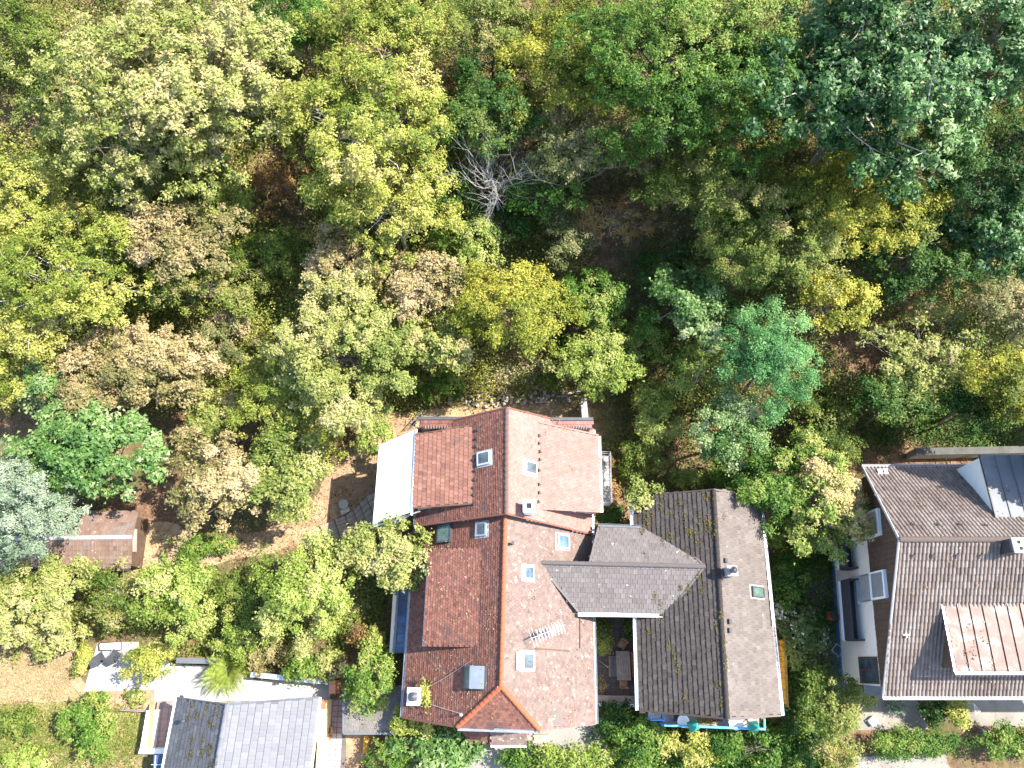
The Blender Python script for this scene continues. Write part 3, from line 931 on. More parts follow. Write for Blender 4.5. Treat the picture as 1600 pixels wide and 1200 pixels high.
def awning():
    a = thing("awning", "white fabric awning stretched beside the left dormer of the red roof", "awning", tuple(W(618, 760, 4.5)))
    A, B, C, D = W(650, 671, 6.85), W(594, 695, 5.75), W(584, 818, 5.75), W(643, 800, 6.85)
    m = MB()
    n = 8
    def pt(u, v):
        p = lerp(lerp(A, B, u), lerp(D, C, u), v)
        p.z -= .03 * math.sin(math.pi * u) * (.6 + .4 * math.sin(math.pi * v)) ; return p
    top = [[pt(i / n, j / n) for j in range(n + 1)] for i in range(n + 1)]
    for i in range(n):
        for j in range(n):
            m.face([top[i][j], top[i + 1][j], top[i + 1][j + 1], top[i][j + 1]])
    m.build("canopy", MATS["white_fabric"], a)
    m = MB(); m.tube([B - Vector((.02, -.1, .02)), C - Vector((.02, .15, .02))], .06, 6); m.build("front_bar", MATS["bright_metal"], a)
    m = MB(); m.tube([A, D - Vector((0, .2, 0))], .09, 6); m.build("cassette", MATS["bright_metal"], a)
    for q, r in ((A, B), (D, C)):
        k = mean(q, r) + Vector((0, -.35 if q is D else .1, -.35))
        m = MB(); m.tube([q - Vector((0, .1, .15)), k, r - Vector((0, .05, .05))], .045, 5); m.build("folding_arm", MATS["grey_metal"], a)
    m = MB(); m.tube([C + Vector((-.15, -.25, -.1)), D + Vector((.5, .1, -.2))], .05, 5); m.tube([lerp(C, D, .55) + Vector((0, -.3, -.1)), lerp(C, D, .75) + Vector((0, .1, -.1))], .03, 4); m.build("side_rail", MATS["bright_metal"], a)
    for q in (B, C):
        m = MB(); m.tube([q - Vector((-.1, 0, .05)), Vector((q.x + .1, q.y, 0))], .05, 6); m.build("post", MATS["dark_metal"], a)
awning()

def antenna():
    b = hit(851, 990, PL_R)
    t = thing("tv_antenna", "white multi element television antenna on the pale slope of the red roof", "antenna", tuple(b))
    z = Vector((0, 0, 1.6))
    m = MB(); m.tube([b, b + Vector((0, 0, 2.0))], .03, 6); m.build("mast", MATS["grey_metal"], t)
    dr = Vector((2.25, .85, 0)).normalized(); pr = Vector((-dr.y, dr.x, 0))
    for zz, L0, L1, k, el in ((1.55, -.9, 1.15, 11, .36), (1.95, -.5, 1.0, 8, .22)):
        c = b + Vector((0, 0, zz))
        m = MB(); m.tube([c + dr * L0, c + dr * L1], .022, 5); m.build("boom", MATS["bright_metal"], t)
        for i in range(k):
            q = c + dr * (L0 + (L1 - L0) * (i + .3) / k)
            w_ = el * (1.0 if i > 1 else 1.5)
            m = MB(); m.tube([q - pr * w_, q + pr * w_], .010, 4); m.build("element", MATS["grey_metal"], t)
    c = b + Vector((0, 0, 1.3))
    m = MB(); m.disc(c, .02, .22, 0, .1, 10); m.build("dish", MATS["dark_metal"], t)
antenna()

# ================================================================== brown tiled house
def brown_house():
    h = thing("brown_house", "long house with a weathered dark brown tiled roof and a linking cross roof", "house", (11.8, 3, 0))
    tN, tS = W(1115, 765, 7.25), W(1137, 1123, 7.25)
    lN, lS = W(990, 776, 5.0), W(1000, 1110, 5.0)
    eN, eS = W(1187, 786, 5.2), W(1220, 1118, 5.0)
    eN.y = tN.y
    gable_walls(h, lN.copy(), lS.copy(), eN.copy(), eS.copy(), tN.copy(), tS.copy(), .5, .5, "cream_wall")
    L, R = flat([tN, lN, lS, tS]), flat([tN, tS, eS, eN])
    rf = slab_roof("roof", [L, R], "brown_tile", h)
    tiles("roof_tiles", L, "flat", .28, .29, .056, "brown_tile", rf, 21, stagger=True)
    tiles("roof_tiles", R, "flat", .28, .33, .02, "lit_brown_tile", rf, 22, stagger=True)
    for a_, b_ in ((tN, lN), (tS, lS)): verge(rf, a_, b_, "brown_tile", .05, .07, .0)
    for a_, b_ in ((tN, eN), (tS, eS)): verge(rf, a_, b_, "lit_brown_tile", .05, .07, .0)
    ridge_tiles(rf, tN + Vector((0, 0, .05)), tS + Vector((0, 0, .05)), .38, .14, "brown_tile", 23)
    plL, plR = plane(tN, lN, lS), plane(tN, eN, eS)
    gutter(h, lS + Vector((-.16, 0, -.03)), lN + Vector((-.16, 0, -.03)), .09, "bright_metal")
    gutter(h, eS + Vector((.14, 0, -.03)), eN + Vector((.14, 0, -.03)), .08, "bright_metal")
    m = MB(); m.tube([lS + Vector((-.1, .3, -.1)), Vector((lS.x - .1, lS.y + .3, 0))], .05, 6); m.build("downpipe", MATS["zinc"], h)
    # linking cross roof
    cW, cE = W(840, 879, 7.0), W(1101, 885, 7.0)
    nW, nE = W(935, 824, 5.35), W(1041, 828, 5.35)
    sW, sE = W(903, 956, 5.55), W(1046, 957, 5.75)
    v1 = W(920, 878, 6.98)
    N = [cW, W(918, 880, 7.0), nW, nE, cE]
    N = [lerp(cW, cE, .31), nW, nE, cE]
    S = [cW, cE, sE, sW]
    N[:] = [N[1], N[2], N[3], N[0]]; flat(N); flat([cW, cE, sE, sW]); N = [N[3], N[0], N[1], N[2]]
    lk = slab_roof("link_roof", [N, S], "link_tile", h, .14)
    tiles("link_tiles", N, "flat", .28, .30, .022, "link_tile", lk, 24)
    tiles("link_tiles", S, "flat", .28, .30, .022, "link_tile", lk, 25)
    ridge_tiles(lk, cW + Vector((0, 0, .05)), cE + Vector((0, 0, .05)), .40, .13, "link_tile", 26)
    gutter(lk, sW + Vector((0, -.16, -.03)), sE + Vector((0, -.16, -.03)), .10, "white_paint")
    gutter(lk, nW + Vector((0, .15, -.03)), nE + Vector((0, .15, -.03)), .09, "zinc")
    for a_, b_ in ((sE, cE), (nE, cE), (sW, cW), (nW, N[0])):
        verge(lk, a_, b_, "link_tile", .06, .05, .03, "valley_strip")
    m = MB(); a, b = lerp(nW, sW, .06), lerp(nE, sE, .06)
    m.solid([Vector((5.3, sW.y + .5, 5.4)), Vector((8.0, sE.y + .5, 5.4)), Vector((8.0, nE.y - .4, 5.3)), Vector((5.3, nW.y - .4, 5.3))],
            [Vector((5.3, sW.y + .5, 2.6)), Vector((8.0, sE.y + .5, 2.6)), Vector((8.0, nE.y - .4, 2.6)), Vector((5.3, nW.y - .4, 2.6))])
    m.build("link_wall", MATS["cream_wall"], h)
    # chimney, vents, roof window
    b = hit(1136, 895, plR)
    m = MB(); m.box(b + Vector((0, 0, .2)), .5, .5, 1.7); ch = m.build("chimney", MATS["lead_strip"], h, bevel=.02)
    m = MB(); m.box(b + Vector((0, 0, 1.08)), .62, .62, .07); m.build("cap", MATS["concrete"], ch)
    m = MB(); m.disc(b + Vector((0, 0, 1.1)), .13, .13, 0, .3, 10); m.disc(b + Vector((0, 0, 1.1)), .2, .04, .36, .5, 10); m.build("cowl", MATS["dark_metal"], ch)
    n, d, a = axes_on(plR)
    for x, y in ((1132, 876), (1138, 971), (1138, 985)):
        p = hit(x, y, plR)
        m = MB(); m.obox(p + n * .1, a * .13, d * .1, n * .08); v = m.build("tile_vent", MATS["dark_metal"], h)
    skylight(h, plR, 1184, 925, .62, 1.0, "dark_metal", "green_glass", .1, .07)
    # south balcony with blue rails
    A = [W(1034, 1108, 2.8), W(1186, 1112, 2.8), W(1186, 1137, 2.8), W(1034, 1131, 2.8)]
    m = MB(); m.slab(A, .2); bl = m.build("balcony", MATS["grey_wood"], h)
    up = Vector((0, 0, 1.0))
    m = MB(); m.tube([A[3] + up, A[2] + up], .065, 6); m.build("handrail", MATS["sky_blue_paint"], bl)
    m = MB()
    for i in range(34):
        q = lerp(A[3], A[2], i / 33); m.tube([q, q + up], .018, 4)
    m.tube([A[3] + up * .12, A[2] + up * .12], .03, 4); m.build("balusters", MATS["blue_paint"], bl)
    for q in (A[2], A[3], lerp(A[2], A[3], .5)):
        m = MB(); m.box(Vector((q.x, q.y, 1.9)), .12, .12, 3.9); m.build("post", MATS["blue_paint"], bl)
    m = MB(); m.tube([A[2] + up, A[1] + up + Vector((0, .2, 0))], .06, 6); m.build("handrail", MATS["sky_blue_paint"], bl)
    q = [W(1018, 1110, 3.8), W(1018, 1125, 3.8), W(1038, 1125, 3.8), W(1038, 1111, 3.8)]
    m = MB(); m.tube(q, .06, 6); m.build("handrail", MATS["blue_paint"], bl)
    m = MB(); m.slab([Vector((p.x, p.y, 2.8)) for p in (q[0], q[1], q[2], q[3])], .2); m.build("stair_landing", MATS["concrete"], bl)
    m = MB()
    for p in q[1:3]: m.tube([Vector((p.x, p.y, 0)), p], .05, 5)
    m.build("landing_posts", MATS["blue_paint"], bl)
    # blue boards on the east wall foot and an east window
    for y in (-.5, 3.5):
        m = MB(); m.box((15.05 + .03 * y, y, 3.2), .1, 1.2, 1.3); wv = m.build("window", MATS["white_paint"], h)
        m = MB(); m.box((15.12 + .03 * y, y, 3.2), .06, 1.0, 1.1); m.build("pane", MATS["glass"], wv)
    return A
BALC = brown_house()

def parasol(px, py, label, fold, z0=2.8, rot=0.0):
    p = W(px, py, 4.6); p.z = 0
    base = Vector((p.x, p.y, z0))
    t = thing("parasol", label, "parasol", tuple(base), "teal parasols on the balcony")
    m = MB(); m.tube([base, base + Vector((0, 0, 2.15))], .025, 6); m.build("pole", MATS["white_paint"], t)
    m = MB(); m.disc(base, .25, .22, 0, .08, 10); m.build("foot", MATS["concrete"], t)
    m = MB()
    k = 8; top = base + Vector((0, 0, 2.2))
    def ring(r, z): return [base + Vector((math.cos(rot + 2 * math.pi * i / k) * r * (1 if i % 2 else .72), math.sin(rot + 2 * math.pi * i / k) * r * (1 if i % 2 else .72), z)) for i in range(k)]
    r1, r2 = ring(fold * .55, 1.95), ring(fold, 1.35)
    for i in range(k):
        j = (i + 1) % k
        m.face([top, r1[i], r1[j]], .3 + .4 * (i % 2)); m.face([r1[i], r2[i], r2[j], r1[j]], .5)
    m.build("canopy", MATS["teal_fabric"], t)
parasol(1086, 1135, "teal folded parasol at the middle of the blue balcony rail", .42, rot=.4)
parasol(1181, 1136, "teal folded parasol at the right hand end of the blue balcony rail", .38, rot=.1)

def balcony_things():
    z = 2.8
    def round_table(px, py, r, label):
        p = W(px, py, z + .74); b = Vector((p.x, p.y, z))
        t = thing("round_table", label, "table", tuple(b))
        m = MB(); m.disc(b, r, r, .70, .74, 16); m.build("table_top", MATS["white_paint"], t)
        m = MB(); m.tube([b, b + Vector((0, 0, .7))], .04, 6); m.disc(b, .25, .05, 0, .06, 10); m.build("stand", MATS["white_paint"], t)
    round_table(1150, 1129, .42, "white round table between the two teal parasols")
    round_table(1068, 1127, .36, "white round table left of the middle teal parasol")
    for k, (px, lab) in enumerate(((1056, "dark chair left of the white round table on the balcony"), (1120, "dark chair between flower box and white round table on balcony"))):
        p = W(px, 1120, z); b = Vector((p.x, p.y, z))
        t = thing("balcony_chair", lab, "chair", tuple(b), "chairs on the balcony")
        m = MB(); m.box(b + Vector((0, 0, .44)), .45, .45, .05); m.build("seat", MATS["charcoal_fabric"], t)
        m = MB(); m.box(b + Vector((0, .22, .68)), .45, .05, .45); m.build("backrest", MATS["charcoal_fabric"], t)
        for sx in (-1, 1):
            for sy in (-1, 1):
                m = MB(); m.box(b + Vector((sx * .2, sy * .2, .21)), .04, .04, .42); m.build("leg", MATS["charcoal_fabric"], t)
balcony_things()

# ================================================================== courtyard between the houses
def courtyard():
    # paving slabs, children of a plain base
    base = bpy.data.objects["courtyard"]
    me = None; rng = random.Random(4)
    a, b = W(927, 960, .02), W(1006, 1088, .02)
    nx, ny = 7, 12
    wx, wy = (b.x - a.x) / nx, (a.y - b.y) / ny
    for i in range(nx):
        for j in range(ny):
            if me is None:
                m = MB(); m.box((0, 0, .02), wx * .94, wy * .94, .03)
                me = bpy.data.meshes.new("paving_slab"); me.from_pydata(m.v, [], m.f); me.materials.append(MATS["dark_paving"])
            o = bpy.data.objects.new("paving_slab", me); COL.objects.link(o); o.parent = base
            o.location = (a.x + (i + .5) * wx, b.y + (j + .5) * wy, .012 + rng.uniform(0, .006))
    c = W(974, 1040, .74)
    t = thing("garden_table", "grey slatted wooden table in the dark courtyard between the two houses", "table", (c.x, c.y, 0))
    for i in range(6):
        m = MB(); m.box((c.x + (i - 2.5) * .15, c.y, .735), .138, 1.75, .03); m.build("table_plank", MATS["grey_wood"], t)
    m = MB(); m.box((c.x, c.y - .7, .69), .8, .06, .06); m.box((c.x, c.y + .7, .69), .8, .06, .06); m.build("table_frame", MATS["grey_wood"], t)
    for sx in (-1, 1):
        for sy in (-1, 1):
            m = MB(); m.box((c.x + sx * .36, c.y + sy * .75, .35), .07, .07, .7); m.build("leg", MATS["grey_wood"], t)
    def chair(px, py, rot, label, mat, wd=.5):
        p = W(px, py, .45); b = Vector((p.x, p.y, 0))
        t = thing("garden_chair", label, "chair", tuple(b), "chairs around the courtyard table")
        ca, sa = math.cos(rot), math.sin(rot)
        T = lambda x, y, z: b + Vector((ca * x - sa * y, sa * x + ca * y, z))
        for i in range(5):
            m = MB(); m.box(T(0, (i - 2) * .095, .44), wd, .08, .025, rot); m.build("seat_slat", MATS[mat], t)
        for i in range(3):
            m = MB(); m.box(T(0, .27 + i * .02, .60 + i * .13), wd, .025, .09, rot); m.build("back_slat", MATS[mat], t)
        for sx in (-1, 1):
            m = MB(); m.box(T(sx * (wd / 2 - .03), .26, .45), .045, .045, .9, rot); m.build("leg", MATS[mat], t)
            m = MB(); m.box(T(sx * (wd / 2 - .03), -.22, .22), .045, .045, .44, rot); m.build("leg", MATS[mat], t)
    chair(972, 1007, math.radians(-35), "teak folding chair standing askew at the north end of the courtyard table", "teak")
    chair(974, 1067, math.radians(180), "teak folding chair tucked under the south end of the courtyard table", "teak")
    chair(958, 1033, math.radians(90), "grey slatted chair left of the courtyard table, the one nearer the north end", "grey_wood", .62)
    chair(958, 1049, math.radians(90), "grey slatted chair left of the courtyard table, the one nearer the south end", "grey_wood", .62)
    p = W(991, 1038, .45)
    t = thing("garden_bench", "reddish wooden bench between the courtyard table and the brown house", "bench", (p.x, p.y, 0))
    for i in range(3):
        m = MB(); m.box((p.x + (i - 1) * .13, p.y, .44), .115, 1.5, .03); m.build("seat_slat", MATS["pot_red"], t)
    for sy in (-1, 1):
        m = MB(); m.box((p.x, p.y + sy * .6, .21), .36, .06, .42); m.build("leg", MATS["dark_wood"], t)
    # low wall closing the yard
    A, B = W(930, 1092, .9), W(999, 1094, .9)
    t = thing("courtyard_wall", "low beige wall with a pale metal coping closing the courtyard", "wall", tuple(mean(A, B) - Vector((0, 0, .9))))
    m = MB(); m.obox(mean(A, B) - Vector((0, 0, .45)), (B - A) / 2, (0, .2, 0), (0, 0, .45)); m.build("wall_body", MATS["cream_wall"], t)
    m = MB(); m.obox(mean(A, B) + Vector((0, .0, .02)), (B - A) / 2, (0, .22, 0), (0, 0, .02)); m.build("coping", MATS["grey_wood"], t)
    m = MB(); m.obox(mean(A, B) + Vector((0, -.32, .0)), (B - A) / 2, (0, .09, 0), (0, 0, .05)); m.build("metal_edge", MATS["bright_metal"], t)
    p = W(936, 1032, 0)
    t = tag(MB().tube([p, p + Vector((.35, -.4, 1.6))], .02, 5).build("garden_pole", MATS["bright_metal"]), "thin pale pole leaning by the red house wall in the courtyard", "pole")
courtyard()

def timber_fence():
    A, B = W(1224, 1000, 1.9), W(1228, 1104, 1.9)
    t = thing("timber_fence", "orange yellow timber fence beside the right wall of the brown house", "fence", tuple(Vector((A.x, A.y, 0))))
    n = 12
    for i in range(n):
        q = lerp(A, B, (i + .5) / n)
        m = MB(); m.box(Vector((q.x, q.y, .95)), .06, (A - B).length / n * .94, 1.9 + .03 * (i % 3)); m.build("board", MATS["yellow_wood"], t)
    m = MB(); m.obox(mean(A, B) + Vector((.10, 0, -.05)), (.08, 0, 0), (B - A) / 2, (0, 0, .03)); m.build("cap_rail", MATS["yellow_wood"], t)
    for f in (0, .5, 1):
        q = lerp(A, B, f); m = MB(); m.box(Vector((q.x + .1, q.y, .95)), .1, .1, 2.0); m.build("post", MATS["orange_wood"], t)
timber_fence()

# ================================================================== right house
def right_house():
    h = thing("gabled_house", "cream house with pantiled roof, wooden gable and rusty dormer at the right edge", "house", (28, 4, 0))
    zE, zR = 6.5, 11.0
    nW_, sW_, tW = W(1348, 730, zE), W(1380, 1087, zE), W(1405, 843, zR)
    ax = Vector((1, .0, 0))
    Lr = 17.0
    nE_, sE_, tE = nW_ + ax * Lr, sW_ + ax * Lr, tW + ax * Lr
    N, S = [tW, tE, nE_, nW_], [tW, sW_, sE_, tE]
    rf = slab_roof("roof", [N, S], "pan_tile", h, .16, .02)
    tiles("roof_tiles", N, "pan", .23, .36, .03, "pan_tile", rf, 31, stagger=False)
    tiles("roof_tiles", S, "pan", .215, .40, .035, "pan_tile", rf, 32, stagger=False)
    ridge_tiles(rf, tW + Vector((0, 0, .07)), tE + Vector((0, 0, .07)), .42, .16, "pan_tile", 33)
    m = MB()
    for a, b in ((tW, nW_), (tW, sW_)):
        m.tube([a + Vector((-.02, 0, .02)), b + Vector((-.02, 0, .02))], .07, 6)
    m.build("verge_strip", MATS["lead_strip"], rf)
    gutter(h, sW_ + Vector((0, -.1, -.06)), sE_ + Vector((0, -.1, -.06)), .1, "white_paint")
    gutter(h, nW_ + Vector((0, .1, -.06)), nE_ + Vector((0, .1, -.06)), .09, "lead_strip")
    plN, plS = plane(tW, tE, nW_), plane(tW, tE, sW_)
    # west wall, set back under the verge
    def xw(y): return 21.3 + .088 * (y + 1.9)
    def WP(y, z, out=0.0): return Vector((xw(y) - out, y, z))
    yS, yN, yR = -1.45, 10.8, tW.y
    zb = 5.45
    m = MB()
    m.face([WP(yN, 0), WP(yS, 0), WP(yS, zb), WP(yN, zb)])
    m.face([WP(yS, 0), Vector((40, yS, 0)), Vector((40, yS, 6.3)), WP(yS, 6.3)])
    m.face([Vector((40, yN, 0)), WP(yN, 0), WP(yN, 6.3), Vector((40, yN, 6.3))])
    m.build("wall", MATS["light_wall"], h)
    # brown boarded gable: each board its own piece
    rng = random.Random(5)
    y = yS
    bw = .30
    while y < yN - .05:
        y2 = min(y + bw * .96, yN)
        def top(yy):
            return (zR - (yR - yy) * (zR - zE) / (yR - sW_.y) if yy < yR else zR - (yy - yR) * (zR - zE) / (nW_.y - yR)) - .22
        o = rng.uniform(.03, .05)
        m = MB()
        a, b = y, y2
        m.solid([WP(a, top(a), o), WP(b, top(b), o), WP(b, top(b), -.05), WP(a, top(a), -.05)],
                [WP(a, zb - .02, o), WP(b, zb - .02, o), WP(b, zb - .02, -.05), WP(a, zb - .02, -.05)], rng.random())
        m.build("gable_board", MATS["dark_wood"], h)
        y += bw
    # white bays let into the gable
    for y0, y1, z0, z1 in ((6.9, 8.5, 5.6, 7.4), (3.3, 4.9, 5.6, 7.4)):
        m = MB()
        m.solid([WP(y0, z1, .22), WP(y1, z1, .22), WP(y1, z1, -.3), WP(y0, z1, -.3)], [WP(y0, z0, .22), WP(y1, z0, .22), WP(y1, z0, -.3), WP(y0, z0, -.3)])
        by = m.build("bay", MATS["white_paint"], h)
        m = MB(); m.solid([WP(y0 + .12, z1 - .15, .25), WP(y1 - .12, z1 - .15, .25), WP(y1 - .12, z1 - .15, .15), WP(y0 + .12, z1 - .15, .15)],
                          [WP(y0 + .12, z0 + .3, .25), WP(y1 - .12, z0 + .3, .25), WP(y1 - .12, z0 + .3, .15), WP(y0 + .12, z0 + .3, .15)])
        m.build("shutter", MATS["bright_metal"], by)
    # windows with grey roller shutters below the gable
    for y0, y1, z0, z1 in ((6.9, 8.5, 3.8, 5.3), (3.3, 4.9, 3.8, 5.3)):
        m = MB()
        m.solid([WP(y0, z1, .04), WP(y1, z1, .04), WP(y1, z1, -.1), WP(y0, z1, -.1)], [WP(y0, z0, .04), WP(y1, z0, .04), WP(y1, z0, -.1), WP(y0, z0, -.1)])
        wv = m.build("window", MATS["grey_metal"], h)
        for k in range(6):
            zz = z0 + .12 + k * .23
            m = MB(); m.solid([WP(y0 + .08, zz + .2, .07), WP(y1 - .08, zz + .2, .07), WP(y1 - .08, zz + .2, .02), WP(y0 + .08, zz + .2, .02)],
                              [WP(y0 + .08, zz, .09), WP(y1 - .08, zz, .09), WP(y1 - .08, zz, .02), WP(y0 + .08, zz, .02)]); m.build("shutter_slat", MATS["lead_strip"], wv)
        m = MB(); m.solid([WP(y0 - .1, z0, .2), WP(y1 + .1, z0, .2), WP(y1 + .1, z0, .03), WP(y0 - .1, z0, .03)], [WP(y0 - .1, z0 - .06, .2), WP(y1 + .1, z0 - .06, .2), WP(y1 + .1, z0 - .06, .03), WP(y0 - .1, z0 - .06, .03)]); m.build("sill", MATS["bright_metal"], wv)
    # tall dark corner window to the south
    m = MB(); m.solid([WP(-1.35, 5.3, .05), WP(.15, 5.3, .05), WP(.15, 5.3, -.1), WP(-1.35, 5.3, -.1)], [WP(-1.35, 2.9, .05), WP(.15, 2.9, .05), WP(.15, 2.9, -.1), WP(-1.35, 2.9, -.1)])
    wv = m.build("window", MATS["dark_wood"], h)
    for a, b in ((-1.25, -.65), (-.55, .05)):
        m = MB(); m.solid([WP(a, 5.2, .07), WP(b, 5.2, .07), WP(b, 5.2, .03), WP(a, 5.2, .03)], [WP(a, 3.0, .07), WP(b, 3.0, .07), WP(b, 3.0, .03), WP(a, 3.0, .03)]); m.build("pane", MATS["glass"], wv)
    # two balconies with dark floors
    for y0, y1 in ((5.4, 9.6), (1.1, 4.7)):
        z = 3.0
        m = MB(); m.slab([WP(y0, z, 0), WP(y1, z, 0), WP(y1, z, 0.72), WP(y0, z, 0.72)], .2); bl = m.build("balcony", MATS["charcoal_fabric"], h)
        m = MB(); m.solid([WP(y0, z - .2, .70), WP(y1, z - .2, .70), WP(y1, z - .2, .82), WP(y0, z - .2, .82)], [WP(y0, z - .42, .70), WP(y1, z - .42, .70), WP(y1, z - .42, .82), WP(y0, z - .42, .82)]); m.build("edge_strip", MATS["white_paint"], bl)
        m = MB(); m.solid([WP(y0, z + .95, .66), WP(y1, z + .95, .66), WP(y1, z + .95, .74), WP(y0, z + .95, .74)], [WP(y0, z - .2, .66), WP(y1, z - .2, .66), WP(y1, z - .2, .74), WP(y0, z - .2, .74)]); m.build("parapet", MATS["charcoal_fabric"], bl)
        for yy in (y0, y1):
            m = MB(); m.solid([WP(yy - .05, z + .95, 0), WP(yy + .05, z + .95, 0), WP(yy + .05, z + .95, .66), WP(yy - .05, z + .95, .66)], [WP(yy - .05, z - .2, 0), WP(yy + .05, z - .2, 0), WP(yy + .05, z - .2, .66), WP(yy - .05, z - .2, .66)]); m.build("side_panel", MATS["charcoal_fabric"], bl)
    # blue plinth and ground strip
    m = MB(); m.solid([WP(yS, .45, .06), WP(yN, .45, .06), WP(yN, .45, -.05), WP(yS, .45, -.05)], [WP(yS, 0, .08), WP(yN, 0, .08), WP(yN, 0, -.05), WP(yS, 0, -.05)]); m.build("plinth", MATS["blue_wall"], h)
    m = MB(); m.solid([WP(yS - .6, 3.0, -.1), WP(yS - .6, 3.0, -4.2), WP(yS, 3.0, -4.2), WP(yS, 3.0, -.1)], [WP(yS - .6, 2.85, -.1), WP(yS - .6, 2.85, -4.2), WP(yS, 2.85, -4.2), WP(yS, 2.85, -.1)]); m.build("sill_ledge", MATS["zinc"], h)
    # rusty shed dormer with standing seams
    j0, j1 = hit(1475, 943, plS), None
    j1 = j0 + ax * 9
    f0 = W(1495, 1048, 9.05); f1 = f0 + ax * 9
    b0 = hit(1466, 1046, plS); b0.x = f0.x + .05
    m = MB(); ii = Vector((.12, .1, -.08))
    m.face([j0 + Vector((.12, 0, -.05)), b0 + Vector((.07, .1, 0)), f0 + ii])
    m.face([f0 + ii, b0 + Vector((.07, .1, -.3)), b0 + Vector((9, .1, -.3)), f1 + ii])
    dm = m.build("dormer", MATS["dark_wood"], h); dm["label"] = "shed dormer with a rusty standing seam roof"
    n = 13
    for i in range(n):
        a0, a1 = lerp(j0, j1, i / n), lerp(j0, j1, (i + 1) / n)
        c0, c1 = lerp(f0, f1, i / n), lerp(f0, f1, (i + 1) / n)
        e = Vector((.012, 0, 0))
        m = MB(); m.slab([a0 + e, c0 + e, c1 - e, a1 - e], .05)
        mid = mean(a0, c0) + Vector((0, 0, .025)); m.obox(mid, (.02, 0, 0), (c0 - a0) / 2, (0, 0, .035))
        m.build("roof_sheet", MATS["rusty_sheet"], dm)
    m = MB(); m.slab([j0 + Vector((-.16, .06, .02)), f0 + Vector((-.16, -.06, .02)), f0 + Vector((.0, -.06, .02)), j0 + Vector((.0, .06, .02))], .08); m.build("edge_strip", MATS["bright_metal"], dm)
    gutter(dm, f0 + Vector((-.1, -.12, -.05)), f1 + Vector((0, -.12, -.05)), .08, "lead_strip")
    # zinc shed dormer on the north slope
    j0 = hit(1557, 811, plN); j1 = j0 + ax * 6
    f0 = W(1531, 711, 9.35); f1 = f0 + ax * 6
    b0 = Vector((f0.x, 11.05, 6.7))
    m = MB()
    m.face([j0 + Vector((.1, 0, -.04)), f0 + Vector((.1, -.1, -.06)), b0 + Vector((.1, 0, 0))])
    m.face([f0 + Vector((.1, -.1, -.06)), f1 + Vector((0, -.1, -.06)), b0 + ax * 6, b0 + Vector((.1, 0, 0))])
    dm = m.build("dormer", MATS["white_paint"], h); dm["label"] = "zinc covered dormer with a white cheek"
    n = 7
    for i in range(n):
        a0, a1 = lerp(j0, j1, i / n), lerp(j0, j1, (i + 1) / n)
        c0, c1 = lerp(f0, f1, i / n), lerp(f0, f1, (i + 1) / n)
        e = Vector((.012, 0, 0))
        m = MB(); m.slab([c0 + e, a0 + e, a1 - e, c1 - e], .05)
        mid = mean(a0, c0) + Vector((0, 0, .02)); m.obox(mid, (.015, 0, 0), (c0 - a0) / 2, (0, 0, .03))
        m.build("roof_sheet", MATS["zinc"], dm)
    m = MB(); m.obox(mean(j0, f0) + Vector((-.02, 0, -.02)), (.03, 0, 0), (f0 - j0) / 2, (0, 0, .06)); m.build("edge_strip", MATS["dark_metal"], dm)
    # chimney with two flues
    b = hit(1573, 856, plS)
    m = MB(); m.box(b + Vector((0, 0, .1)), .75, .72, 1.6); ch = m.build("chimney", MATS["dark_metal"], h, bevel=.02)
    m = MB(); m.box(b + Vector((.03, 0, .95)), .62, .80, .1); m.build("cap", MATS["white_paint"], ch)
    for dx, dy in ((.0, .16), (.05, -.16)):
        m = MB(); m.box(b + Vector((.03 + dx, dy, 1.0)), .18, .2, .04); m.build("flue", MATS["black_hole"], ch)
    # snow guards and vents
    pegs(rf, (plS[0] + plS[1] * .06, plS[1]), [(1427, 867), (1457, 867), (1495, 867), (1532, 867)])
    pegs(rf, (plN[0] + plN[1] * .06, plN[1]), [(1425, 821), (1465, 821), (1500, 821), (1540, 822)])
    p = hit(1376, 738, plN); m = MB(); m.box(p + Vector((0, 0, .12)), .5, .3, .2); m.box(p + Vector((.18, 0, .26)), .2, .34, .1); m.build("roof_vent", MATS["grey_metal"], h)
    p = hit(1414, 992, plS); m = MB(); m.obox(p + Vector((0, 0, .1)), (.2, 0, 0), (0, .05, 0), (0, 0, .05)); m.obox(p + Vector((0, 0, .11)), (.05, 0, 0), (0, .16, 0), (0, 0, .05)); m.build("roof_hook", MATS["dark_metal"], h)
    # wall behind the house
    A, B = W(1430, 706, 1.2), W(1532, 704, 1.2); B = B + (B - A) * 1.2
    t = thing("retaining_wall", "long grey concrete wall in shade behind the gabled house", "wall", tuple(Vector((A.x, A.y, 0))))
    m = MB(); m.obox(mean(A, B) - Vector((0, 0, .8)), (B - A) / 2, (0, .22, 0), (0, 0, .8)); m.build("wall_body", MATS["concrete"], t)
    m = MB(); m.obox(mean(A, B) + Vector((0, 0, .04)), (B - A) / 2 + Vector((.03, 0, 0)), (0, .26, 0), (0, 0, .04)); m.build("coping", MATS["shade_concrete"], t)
right_house()

